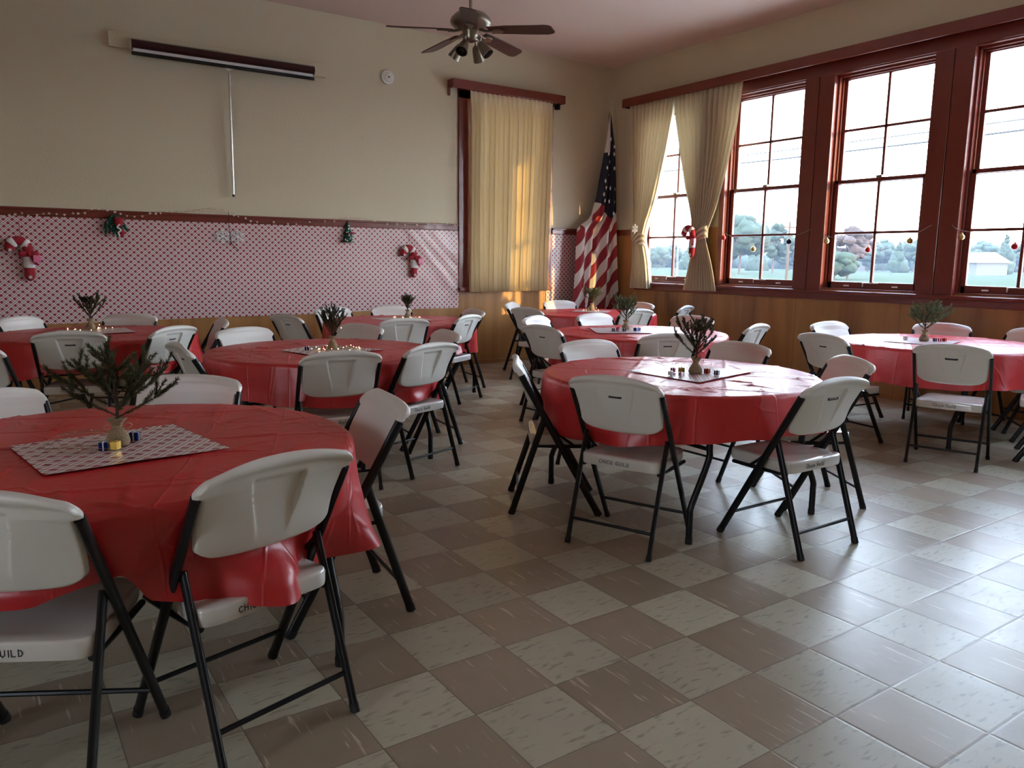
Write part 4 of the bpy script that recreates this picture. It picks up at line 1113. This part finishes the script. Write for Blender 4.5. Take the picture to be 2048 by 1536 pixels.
# ------------------------------------------------------------------ ceiling fan
FX, FY, FZ = 1.741, 3.11, 3.045
fan = thing('ceiling_fan', 'five-bladed brown ceiling fan with pewter motor and four spotlights', 'ceiling fan', (FX, FY, FZ))
obj('downrod', MB().tube([(0, 0, .10), (0, 0, ZC - FZ)], .013, 12), 'pewter', fan)
obj('canopy', MB().lathe([(.065, ZC - FZ), (.06, ZC - FZ - .02), (.03, ZC - FZ - .06), (.014, ZC - FZ - .07)], 24), 'pewter', fan)
obj('motor_housing', MB().lathe([(.02, .150), (.06, .145), (.115, .125), (.148, .092), (.155, .070), (.150, .050), (.125, .028), (.085, .014), (.06, .006), (.058, -.02)], 40), 'pewter', fan)
for k in range(5):
    a = .37 + k * 2 * pi / 5; d = Vector((cos(a), sin(a), 0)); s = Vector((-sin(a), cos(a), 0)); up = Vector((0, 0, 1)); pit = -.22
    def P(l, w, z, dz=0): return d * l + s * (w * cos(pit)) + up * (z + w * sin(pit) + dz - .028 * sst(.1, .66, l))
    prof = [(.150, .046), (.30, .056), (.50, .062), (.585, .064), (.622, .055), (.640, .036)]
    out = [(l, w) for l, w in prof] + [(l - .012, -w) for l, w in reversed(prof)]
    b_ = MB(); n = len(out)
    b_.v = [tuple(P(l, w, 0)) for l, w in out] + [tuple(P(l, w, .007)) for l, w in out]
    b_.f = [tuple(range(n - 1, -1, -1)), tuple(range(n, 2 * n))] + [(i, (i + 1) % n, (i + 1) % n + n, i + n) for i in range(n)]; b_.m = [0] * len(b_.f)
    bl = obj('blade', b_, 'blade', fan, ang=30)
    br = MB().tube([tuple(P(.07, 0, .012)), tuple(P(.12, 0, -.004)), tuple(P(.17, 0, -.006))], .011, 8, flat=1.6)
    br.poly([tuple(P(.165, -.012, -.009)), tuple(P(.19, -.030, -.009)), tuple(P(.235, -.030, -.009)), tuple(P(.26, 0, -.009)), tuple(P(.235, .030, -.009)), tuple(P(.19, .030, -.009)), tuple(P(.165, .012, -.009))], .008, (0, 0, 1))
    obj('bracket', br, 'pewter', bl)
obj('light_kit', MB().lathe([(.058, .0), (.058, -.045), (.05, -.062), (.02, -.075), (.001, -.078)], 28), 'pewter', fan)
for k in range(4):
    a = .55 + k * pi / 2; d = Vector((cos(a), sin(a), 0)); ax_ = (d * .62 + Vector((0, 0, -.78))).normalized()
    R_ = Vector((0, 0, -1)).rotation_difference(ax_).to_matrix()
    c = d * .095 + Vector((0, 0, -.105))
    sp_ = MB().lathe([(.014, .03), (.026, .018), (.034, -.01), (.040, -.045), (.046, -.085), (.042, -.085), (.036, -.045), (.030, -.01), (.001, -.004)], 24, tuple(c), ax=R_)
    so = obj('lamp_shade', sp_, 'pewter', fan, ang=50)
    obj('lamp', MB().lathe([(.001, -.07), (.022, -.068), (.036, -.050), (.030, -.018)], 20, tuple(c), ax=R_), 'dark_void', so)
    obj('arm', MB().tube([tuple(d * .045 + Vector((0, 0, -.04))), tuple(d * .085 + Vector((0, 0, -.055))), tuple(c - ax_ * .025)], .008, 8), 'pewter', fan)
obj('pull_chain', MB().tube([(.03, -.05, -.05), (.032, -.052, -.15)], .0018, 6), 'pewter', fan)

# ------------------------------------------------------------------ projection screen, its board and hook pole, alarm
obj_b = obj('mounting_board', MB().box(-.235, YB - .045, 3.345, 1.93, YB, 3.485), 'wall', bev=.003)
tag(obj_b, 'tan painted board on the wall behind the rolled screen', 'board')
scr = thing('projection_screen', 'rolled-up pull-down projection screen in a dark maroon case', 'projection screen')
obj('case', MB().add([(x, YB - yy, z) for x in (-.045, 1.775) for yy, z in ((.045, 3.43), (.10, 3.43), (.125, 3.415), (.130, 3.37), (.105, 3.348), (.045, 3.345))],
    [(0, 1, 2, 3, 4, 5), (11, 10, 9, 8, 7, 6)] + [(i + 6, (i + 1) % 6 + 6, (i + 1) % 6, i) for i in range(6)]), 'screen_case', scr, ang=30)
for x in (-.052, 1.775): obj('end_cap', MB().box(x, YB - .118, 3.335, x + .007, YB - .04, 3.425), 'white_paint', scr, bev=.003)
obj('screen_fabric', MB().box(-.03, YB - .095, 3.315, 1.76, YB - .090, 3.36), 'screen_cloth', scr)
obj('hem_bar', MB().box(-.045, YB - .105, 3.283, 1.775, YB - .082, 3.318), 'black_hem', scr, bev=.006)
obj('pull_loop', MB().tube(bez([(.825, YB - .095, 3.285), (.86, YB - .10, 3.262), (.905, YB - .095, 3.285)], 5), .005, 6).box(.835, YB - .10, 3.27, .895, YB - .088, 3.29), 'white_paint', scr)
pole = thing('hook_pole', 'slim steel pull pole hanging from the rolled screen', 'pole')
obj('shaft', MB().tube([(.868, YB - .092, 3.235), (.868, YB - .055, 2.01)], .0125, 14), 'steel', pole)
obj('hook', MB().tube(bez([(.868, YB - .092, 3.235), (.868, YB - .095, 3.262), (.872, YB - .10, 3.275)], 4), .004, 6), 'steel', pole)
obj('tip', MB().tube([(.868, YB - .0553, 2.02), (.868, YB - .0545, 1.995)], .0135, 14), 'rubber', pole)
al = thing('wall_alarm', 'small round white alarm disc on the wall above the plaid paper', 'alarm', (2.695, YB, 3.455))
Rx = Matrix.Rotation(pi / 2, 3, 'X')
obj('base', MB().lathe([(.001, 0), (.082, 0), (.084, .012), (.078, .022), (.055, .026), (.05, .034), (.001, .036)], 36, ax=Rx), 'white_paint', al)
obj('sounder', MB().lathe([(.001, .034), (.028, .036), (.030, .044), (.012, .046), (.010, .040), (.001, .039)], 24, ax=Rx), 'white_paint', al)
obj('lens', MB().ball((0, -.046, -.002), .009, 10), 'dark_void', al)

# ------------------------------------------------------------------ decorations on the wall
def flake(mb, c, r, w=.006, th=.004, plane='xz', n=6, branch=True):
    def pt(x, z, y=0):
        return (c[0] + x, c[1] + y, c[2] + z) if plane == 'xz' else (c[0] + y, c[1] + x, c[2] + z)
    def bar(x0, z0, x1, z1, ww):
        d = Vector((x1 - x0, z1 - z0)); d.normalize(); nn = Vector((-d.y, d.x)) * ww / 2
        a = [pt(x0 - nn.x, z0 - nn.y), pt(x1 - nn.x, z1 - nn.y), pt(x1 + nn.x, z1 + nn.y), pt(x0 + nn.x, z0 + nn.y)]
        mb.poly(a, th, (0, -1, 0) if plane == 'xz' else (-1, 0, 0))
    for k in range(n):
        a = pi / 2 + k * 2 * pi / n; bar(0, 0, r * cos(a), r * sin(a), w)
        if branch:
            for q_, L in ((.45, .38), (.72, .28)):
                for s in (-1, 1):
                    a2 = a + s * pi / 3.2; x0, z0 = q_ * r * cos(a), q_ * r * sin(a); bar(x0, z0, x0 + L * r * cos(a2), z0 + L * r * sin(a2), w * .8)
    return mb

def candy_cane(cx, y, cz, s, label, plane='xz', hang=.18):
    """padded cane: hook to the left-hand side, white bands, bow, snowflakes"""
    t = thing('candy_cane', label, 'decoration', (cx, y, cz), 0 if plane == 'xz' else -pi / 2, 'padded candy canes')
    path = bez([(.03 * s, 0, -.20 * s), (.035 * s, 0, -.06 * s), (.035 * s, 0, .06 * s), (.015 * s, 0, .135 * s), (-.045 * s, 0, .165 * s), (-.10 * s, 0, .13 * s), (-.115 * s, 0, .065 * s)], 6)
    n = len(path)
    def seg(a, b2, grow=0.0):
        P_ = path[int(a * (n - 1)):int(b2 * (n - 1)) + 1]
        rr_ = [(.043 + grow) * s * (1 - .10 * (1 if k in (0, len(P_) - 1) else 0)) for k in range(len(P_))]
        return MB().tube([(p.x, p.y - .03 * s, p.z) for p in P_], rr_, 16, flat=.75, up=(1, 0, 0))
    body = MB().tube([(p.x, p.y - .03 * s, p.z) for p in path], [.043 * s * (sqrt(max(.12, 1 - (1 - min(k, n - 1 - k) / 3) ** 2)) if min(k, n - 1 - k) < 3 else 1) for k in range(n)], 16, flat=.75, up=(1, 0, 0))
    obj('body', body, 'felt_red', t, ang=80)
    for a, b2 in ((.16, .29), (.49, .58), (.74, .86)): obj('band', seg(a, b2, .004), 'felt_white', t, ang=80)
    bw = MB()
    for sx in (-1, 1): bw.ball((.035 * s + sx * .045 * s, -.065 * s, .045 * s), .036 * s, 12, sc=(1.1, .35, .75))
    bw.ball((.035 * s, -.072 * s, .045 * s), .018 * s, 10)
    bw.poly([(.03 * s, -.07 * s, .04 * s), (.06 * s, -.07 * s, .035 * s), (.10 * s, -.07 * s, -.045 * s), (.075 * s, -.07 * s, -.055 * s)], .006 * s, (0, -1, 0))
    obj('bow', bw, 'felt_red', t, ang=80)
    g_ = MB().box(.065 * s, -.10 * s, -.03 * s, .125 * s, -.06 * s, .035 * s)
    obj('gift_patch', g_, 'pink_foil', t, bev=.004 * s)
    for (px, pz) in ((.033, -.165), (.035, .0), (-.108, .08), (.02, .125)):
        obj('snowflake_patch', flake(MB(), (px * s, -.060 * s, pz * s), .017 * s, .006 * s, .003 * s, branch=False), 'felt_white', t, sm=False)
    obj('loop', MB().tube([(.0 * s, -.02 * s, .16 * s), (-.02 * s, -.004, .16 * s + hang * .5), (-.02 * s, -.002, .16 * s + hang)], .0022, 6), 'felt_red', t)
    return t
candy_cane(-1.068, YB - .012, 1.325, 1.02, 'larger red and white padded candy cane beside the green bough on the plaid paper')
candy_cane(2.966, YB - .014, 1.335, .98, 'smaller red and white padded candy cane on the plaid paper near the closed curtain')
candy_cane(XR - .235, 4.735, 1.62, .98, 'padded red and white candy cane clipped on the curtain tieback', 'yz', .05)

wr_ = thing('wreath', 'drooping green yarn bough with red mitten hung below the red rail', 'decoration', (-.29, YB - .012, 1.66))
rnd = random.Random(2)
g = MB()
for k in range(9):
    a = -1.15 + k * .26; L = .115 + .03 * (k % 3)
    pts = [(0, -.02 - .01 * (k % 3), .095), (.4 * L * sin(a) * .9, -.035 - .012 * (k % 2), .06), (L * sin(a) * .85, -.03, .03 - L * cos(a) * .85)]
    g.tube(bez(pts, 5), [.008, .014, .017, .018, .018, .018, .018, .017, .015, .012, .008], 8)
obj('bough', g, 'felt_green', wr_, ang=80)
f_ = MB()
for k in range(60):
    p = Vector((rnd.uniform(-.10, .10), rnd.uniform(-.07, -.02), rnd.uniform(-.10, .09)));  f_.ball(p, .0035, 6)
obj('snow_flecks', f_, 'felt_white', wr_)
obj('mitten', MB().ball((.035, -.072, .03), .048, 14, sc=(.85, .5, 1)).ball((.055, -.07, -.075), .036, 12, sc=(.7, .5, 1.25)).ball((.015, -.07, .058), .022, 10, sc=(1, .6, 1.2)), 'felt_red', wr_)
obj('ribbon_curl', MB().tube(bez([(.04, -.10, .01), (.015, -.105, -.02), (.045, -.105, -.045), (.02, -.105, -.075), (.035, -.10, -.10)], 6), .007, 8), 'felt_white', wr_)
gt = thing('felt_tree', 'little dark green felt tree with snow and red bow under the rail', 'decoration', (2.152, YB - .012, 1.65))
g = MB()
for (z0, r0) in ((-.10, .078), (-.045, .066), (.01, .050), (.055, .034)): g.lathe([(r0, z0), (r0 * .55, z0 + .045), (.004, z0 + .09)], 18, (0, -.045, 0))
g.v = [(x, y * .6, z + .004 * noise.noise((x * 60, y * 60, z * 60))) for x, y, z in g.v]
obj('foliage', g, 'felt_green', gt, ang=60)
g = MB()
for k in range(26):
    z = rnd.uniform(-.10, .09); w = .07 * (1 - (z + .1) / .22); g.ball((rnd.uniform(-w, w), -.055 - .012 * (1 - (z + .1) / .2), z), .006, 6, sc=(1.4, .6, 1))
obj('snow', g, 'felt_white', gt)
obj('bow', MB().ball((.02, -.075, .0), .016, 10, sc=(1.2, .6, .8)).ball((.045, -.072, .002), .016, 10, sc=(1.2, .6, .8)).ball((.033, -.08, 0), .008, 8), 'felt_red', gt)
for k, (dx, lab) in enumerate(((-.075, 'white glitter snowflake of the hanging pair, the one towards the wreath'), (.078, 'white glitter snowflake of the hanging pair, the one towards the curtain'))):
    sfk = thing('snowflake', lab, 'decoration', (.822 + dx, YB - .02, 1.580), 0, 'pair of snowflakes on one cord')
    obj('arms', flake(MB(), (0, 0, 0), .078, .009, .005), 'snow', sfk, sm=False)
    obj('centre', MB().lathe([(.001, .009), (.012, .007), (.013, 0), (.001, 0)], 12, ax=Rx), 'snow', sfk)
sc_ = thing('hanging_cord', 'thin dark cord holding the two snowflakes', 'cord', (.822, YB - .012, 1.55))
obj('cord', MB().tube([(-.005, -.008, .285), (-.008, -.012, .15), (.004, -.014, -.04)], .0028, 6).tube([(.004, -.014, -.04), (.04, -.012, -.075), (.085, -.01, -.115)], .0028, 6), 'ink', sc_)
obj('knot', MB().ball((.003, -.016, -.035), .010, 10), 'ink', sc_)
sft = thing('snowflake', 'white glitter snowflake clipped to the tieback next to the flag', 'decoration', (XR - .24, 5.765, 1.80))
obj('arms', flake(MB(), (0, 0, 0), .062, .007, .005, 'yz'), 'snow', sft, sm=False)

# star garland along the rail
gpx = [(-1.6, 1.72), (-1.152, 1.725), (-.913, 1.744), (-.623, 1.756), (-.471, 1.801), (-.383, 1.814), (-.297, 1.789), (-.209, 1.773), (-.133, 1.757), (-.004, 1.772), (.138, 1.803), (.233, 1.817), (.339, 1.816), (.502, 1.843), (.628, 1.87), (.729, 1.864), (.83, 1.837), (.932, 1.778), (1.144, 1.739), (1.363, 1.736), (1.589, 1.749), (1.822, 1.751), (1.99, 1.791), (2.093, 1.823), (2.31, 1.831), (2.467, 1.803), (2.595, 1.778), (2.825, 1.78), (3.165, 1.792), (3.447, 1.814), (3.60, 1.793)]
gar = thing('star_garland', 'thin garland of pale little stars draped along the red rail', 'garland', (0, YB - .04, 0))
P = bez([(x, 0, z) for x, z in gpx], 4)
obj('wire', MB().tube(P, .0014, 4), 'wire', gar)
def star_pts(c, r, rot, y=0.0):
    return [(c[0] + (r if k % 2 == 0 else r * .42) * sin(rot + k * pi / 5), c[1] + y, c[2] + (r if k % 2 == 0 else r * .42) * cos(rot + k * pi / 5)) for k in range(10)]
rnd = random.Random(7)
k = 0; x = -1.3
while x < 3.58 and k < 62:
    z = interp(gpx, x); dens = .055 if x < 1.05 else .13
    obj('star', MB().poly(star_pts((x, -.004, z + rnd.uniform(-.014, .014)), rnd.uniform(.012, .018), rnd.uniform(0, 6)), .003, (0, -1, 0)), 'star', gar, sm=False)
    x += dens * rnd.uniform(.7, 1.4); k += 1

# bauble strings across the windows
def bauble_string(pts, balls, label):
    s_ = thing('garland_string', label, 'string', (XR - .035, 0, 0), 0, 'strings carrying baubles across the windows')
    obj('string', MB().tube(bez([(0, y, z) for y, z in pts], 6), .0022, 5), 'string', s_)
    for (y, z, mt, lb) in balls:
        b_ = thing('bauble', lb, 'bauble', (XR - .035, y, z), 0, 'small baubles hung across the windows')
        obj('ball', MB().ball((0, 0, 0), .030, 18), mt, b_)
        obj('cap', MB().lathe([(.010, .027), (.010, .038), (.001, .039)], 12), 'ball_gold', b_)
        obj('loop', MB().tube([(0, 0, .038), (.001, 0, max(.05, interp(sorted(pts), y) - z))], .0012, 5), 'string', b_)
bauble_string([(4.437, 1.735), (3.951, 1.585), (3.456, 1.655), (3.176, 1.735)], [(4.405, 1.665, 'ball_red', 'small red bauble hanging nearly hidden beside the wide tied curtain'), (3.948, 1.525, 'ball_gold', 'small gold bauble in the window beside the tied curtain'),
    (3.462, 1.605, 'ball_dark', 'small dark bauble in the window beside the tied curtain')], 'thin string of baubles across the window by the tied curtain')
bauble_string([(3.015, 1.665), (2.5, 1.575), (2.066, 1.65), (1.864, 1.745)], [(2.985, 1.605, 'ball_gold', 'small gold bauble at the jamb side of the middle window'), (2.498, 1.512, 'ball_red', 'small red bauble at the centre bar of the middle window'),
    (2.066, 1.595, 'ball_gold', 'small dull gold bauble at the post side of the middle window')], 'thin string of baubles across the middle window')
bauble_string([(1.676, 1.74), (1.579, 1.685), (1.112, 1.60), (.65, 1.70)], [(1.579, 1.625, 'ball_gold', 'small gold bauble in the window cut by the edge'), (1.112, 1.535, 'ball_red', 'small red bauble in the window cut by the edge')],
    'thin string of baubles across the window cut by the edge')

# ------------------------------------------------------------------ flag on its pole in the corner
FYP = 6.33
flg = thing('flag', 'tall United States flag drooping from its pole in the corner', 'flag', (6.06, FYP, 0))
sil_l = [(.45, 5.30), (.72, 5.36), (.90, 5.39), (1.38, 5.425), (1.70, 5.435), (1.80, 5.455), (1.86, 5.52), (1.93, 5.64), (2.0, 5.70), (2.24, 5.775), (2.61, 5.83), (3.02, 5.895), (3.36, 5.925)]
sil_r = [(.45, 6.16), (.70, 6.155), (1.94, 6.105), (2.5, 6.08), (2.9, 6.045), (3.1, 6.00), (3.36, 5.945)]
def fpt(u, v, off=0.0):
    z = 3.36 + (.50 - 3.36) * v; a, b2 = interp(sil_l, z), interp(sil_r, z); x = a + (b2 - a) * u
    w = b2 - a
    fold = (.055 * sin(2 * pi * 2.3 * u + 1.2 + .8 * v) + .025 * sin(2 * pi * 5 * u + 4 * v)) * min(1, w / .35)
    return (x - 6.06, fold - .02 - off, z)
def fuv(u, v):
    x, y, z = fpt(u, v); x += 6.06
    ang = math.radians(57)
    s = -(x - 6.0) * sin(ang) + (z - 1.94) * cos(ang)          # across the stripes
    fold = .014 * sin(2 * pi * 2.3 * u + 1.2) * sst(.2, .6, v)
    left = sst(5.52, 5.47, x) if False else (1.0 if x < 5.52 and z < 1.84 else 0.0)
    s2 = s + fold + left * .10
    bound = interp([(5.70, 2.22), (5.86, 2.10), (6.0, 1.88), (6.11, 2.06)], x)
    cant = z - bound if x > 5.70 - .0 or z > 2.3 else -1
    if x < 5.932 and z > 2.85 and u < .42: cant = -1; s2 = 1.5 * .095
    return (s2 / .095 + 40, cant)
obj('cloth', MB().grid(fpt, 90, 220, uvfn=fuv), 'flag', flg, ang=180)
rnd = random.Random(5); k = 0
for zz in (3.03, 2.93, 2.83, 2.73, 2.64, 2.55, 2.46, 2.37, 2.28, 2.19, 2.10, 2.02):
    a, b2 = interp(sil_l, zz), interp(sil_r, zz); n = max(1, int((b2 - a) / .105 + .4))
    for i in range(n):
        u = (i + .5 + (.2 if k % 2 else -.15)) / n; u = min(.9, max(.15, u))
        if zz < interp([(5.70, 2.22), (5.86, 2.10), (6.0, 1.88), (6.11, 2.06)], a + (b2 - a) * u) + .06: continue
        p = fpt(u, (3.36 - zz) / 2.86, .008)
        pts = [(p[0] + (q_[0] - p[0]) * .62, p[1], q_[2]) for q_ in star_pts(p, .036, rnd.uniform(-.4, .4))]
        obj('star', MB().poly(pts, .002, (0, -1, 0)), 'snow', flg, sm=False)
    k += 1
fp = thing('flag_pole', 'dark wooden flag pole standing in the room corner', 'pole', (6.06, FYP + .03, 0))
obj('shaft', MB().tube([(-.03, .0, .03), (-.05, .0, 1.9), (-.10, .0, 3.34)], .014, 12), 'blade', fp)
obj('finial', MB().lathe([(.012, 0), (.016, .01), (.010, .03), (.001, .075)], 16, (-.10, .0, 3.34)), 'ball_gold', fp)
obj('base', MB().lathe([(.14, 0), (.14, .012), (.05, .03), (.025, .06)], 28, (-.03, .0, 0)), 'ball_gold', fp)

# ------------------------------------------------------------------ outdoors
GZ = -.45
def at(az, D): return (-1.4544 + D * sin(math.radians(az)), -2.16 + D * cos(math.radians(az)))
M['bounce_gravel'] = simple('pale_bounce_gravel', (0.55, 0.52, 0.46), 0.95, spec=0.0, noise_amt=0.2, scale=3)
struct('ground', MB().box(6.4, -40, GZ - .05, 34, 50, GZ + .06), 'bounce_gravel')  # unseen pale yard, added to bounce daylight up onto the ceiling
struct('unseen_sun_block', MB().box(6.5, -12, GZ, 10.93, -9, 5.8), 'board')  # out-of-view block added to keep the sun off the nearer windows
struct('field', MB().grid(lambda u, v: (6.6 + 620 * u ** 1.6, -250 + 700 * v, GZ + 1.5 * u * u), 40, 40), 'field')
def crown_tree(az, D, H, Wd, seed, label, mat='tree_far', conifer=False, sparse=False):
    x, y = at(az, D); rnd = random.Random(seed)
    t = thing('tree', label, 'tree', (x, y, GZ), 0, 'trees across the field')
    cr = MB(); n = 46 if not conifer else 26
    for k in range(n):
        if conifer:
            q_ = k / n; r = Wd / 2 * (1 - q_) * .9 + .12; a = rnd.uniform(0, 6.28); c = Vector((cos(a) * r * .5, sin(a) * r * .5, H * (.12 + .86 * q_))); rr_ = r * .62 + .1
        else:
            d = Vector((rnd.gauss(0, 1), rnd.gauss(0, 1), rnd.gauss(0, 1))).normalized() * rnd.uniform(.35, 1) ** .6
            c = Vector((d.x * Wd * .40, d.y * Wd * .40, H * .62 + d.z * H * .32)); rr_ = (.16 if not sparse else .10) * Wd * rnd.uniform(.6, 1.1)
        b0 = len(cr.v); cr.ball(c, rr_, 16, sc=(1, 1, .8 if not conifer else 1.2))
        for i in range(b0, len(cr.v)):
            p = Vector(cr.v[i]); dv = (p - c); cr.v[i] = tuple(c + dv * (1 + .45 * noise.noise(p * (1.6 / max(.4, rr_)) + Vector((seed, 0, 0)))))
    obj('crown', cr, mat, t, ang=180)
    tk = MB().tube([(0, 0, 0), (.05, 0, H * .4), (0, .05, H * .75)], [H * .022, H * .018, H * .008], 8)
    for k in range(4):
        a = k * 1.7; tk.tube([(0, 0, H * (.3 + .06 * k)), (cos(a) * Wd * .28, sin(a) * Wd * .28, H * (.55 + .07 * k))], [H * .010, H * .004], 6)
    obj('trunk', tk, 'bark', t)
crown_tree(50.4, 120, 8.3, 8.5, 1, 'round-topped big tree across the field in the window by the tied curtain')
crown_tree(52.6, 135, 8.6, 8.0, 2, 'second big airy tree across the field, the one by the window post', sparse=True)
crown_tree(57.4, 95, 6.4, 6.5, 3, 'bare pinkish tree seen in the middle window', 'tree_bare', sparse=True)
crown_tree(56.6, 90, 2.9, 4.5, 30, 'low bushy shrub before the bare tree in the middle window')
far = [(43.6, 3.9), (44.7, 3.1), (45.8, 4.2), (46.9, 3.3), (48.1, 4.4), (49.2, 3.6), (51.5, 4.6), (53.7, 4.0), (54.6, 3.2), (55.5, 4.4), (58.6, 4.7), (59.5, 5.4), (60.4, 4.5), (61.3, 5.6), (62.3, 4.6), (63.3, 5.5), (64.2, 4.2), (65.2, 5.2), (66.3, 5.8), (67.4, 4.9)]
for i, (az, h) in enumerate(far):
    wi = 'first tied-curtain window' if az < 48.5 else 'window by the tied curtain' if az < 55 else 'middle window' if az < 63 else 'window cut by the edge'
    crown_tree(az, 165 + 12 * (i % 3), h + 1.6, 6.5 if i % 3 else 4.0, 40 + i, 'distant hazy %s in the treeline seen through the %s' % ('pointed conifer' if i % 3 == 0 else 'round-headed tree', wi), 'tree_far', i % 3 == 0)
hd = MB(); rnd = random.Random(77)
for k in range(230):
    az = 40 + 30 * k / 229 + rnd.uniform(-.1, .1); D = rnd.uniform(205, 235); x, y = at(az, D); h = rnd.uniform(2.2, 4.6)
    b0 = len(hd.v); hd.ball((x, y, GZ + h * .45), h * .62, 10, sc=(1.0, 1.0, 1))
    for i in range(b0, len(hd.v)):
        p = Vector(hd.v[i]); hd.v[i] = tuple(p + Vector((0, 0, .9 * noise.noise(p * .7))) + Vector((noise.noise(p * .9 + Vector((7, 0, 0))), 0, 0)) * .8)
tag(obj('hedgerow', hd, 'tree_far', ang=180), 'long low hedgerow closing the far side of the field', 'hedge', kind='stuff')
struct('hills', MB().grid(lambda u, v: (at(36 + 38 * u, 520 + 200 * v)[0], at(36 + 38 * u, 520 + 200 * v)[1], GZ + (14 + 7 * noise.noise((u * 6, v, 2.0)) + 2 * noise.noise((u * 40, v * 3, 5.0))) * sin(pi * min(1, v * 1.3)) ** .8), 120, 12), 'tree_far', sm=True)
M['shed_paint'] = simple('weathered_white_paint', (0.10, 0.10, 0.10), 0.8, spec=0.0)
def house(az, D, w, h, label, seed):
    x, y = at(az, D); t = thing('house', label, 'house', (x, y, GZ), math.radians(30 + 20 * seed), 'farm buildings across the field')
    obj('wall', MB().box(-w / 2, -3, 0, w / 2, 3, h), 'shed_paint', t)
    obj('roof', MB().add([(-w / 2 - .4, -3.5, h), (w / 2 + .4, -3.5, h), (w / 2 + .4, 3.5, h), (-w / 2 - .4, 3.5, h), (-w / 2 - .4, 0, h + 1.6), (w / 2 + .4, 0, h + 1.6)], [(0, 1, 5, 4), (2, 3, 4, 5), (0, 4, 3), (1, 2, 5), (3, 2, 1, 0)]), 'board', t, sm=False)
    for k in (-1, 1): obj('window', MB().box(k * w * .25 - .5, -3.03, .9, k * w * .25 + .5, -2.98, h - .5), 'dark_void', t, sm=False)
house(57.2, 188, 8, 2.4, 'small white farmhouse in the middle window', 1)
house(64.7, 148, 7, 2.2, 'low white farm shed in the window cut by the edge', 2)
up = thing('utility_pole', 'wooden utility pole seen beyond the window by the tied curtain', 'utility pole', (*at(53.55, 78), GZ))
obj('shaft', MB().tube([(0, 0, 0), (0, 0, 5.6)], [.14, .10], 10), 'bark', up)
obj('crossarm', MB().box(-.9, -.06, 5.0, .9, .06, 5.15), 'bark', up)
for k, (x, z, lab) in enumerate(((40, 8.15, 'upper thin power line crossing the sky outside the windows'), (40.6, 7.75, 'lower thicker power line crossing the sky outside the windows'))):
    w_ = MB().tube([(x, y, z + .012 * (y - 25) ** 2 / 25) for y in range(-60, 131, 10)], .034 + .020 * k, 6)
    tag(obj('power_line', w_, 'black_cord'), lab, 'power line', 'power lines over the field')

# thin ground haze over the field
m = bpy.data.materials.new('thin_ground_haze'); m.use_nodes = True; nt = m.node_tree; nt.nodes.clear()
o = nt.nodes.new('ShaderNodeOutputMaterial'); vs = nt.nodes.new('ShaderNodeVolumeScatter')
vs.inputs['Color'].default_value = (0.62, 0.76, 1.0, 1); vs.inputs['Density'].default_value = 0.00042; vs.inputs['Anisotropy'].default_value = 0.2
nt.links.new(vs.outputs[0], o.inputs['Volume'])
M['haze'] = m
hz = obj('haze', MB().box(25, -40, -.4, 420, 420, 40), 'haze', sm=False)
tag(hz, 'thin bluish haze hanging over the field outside', 'haze', kind='stuff')
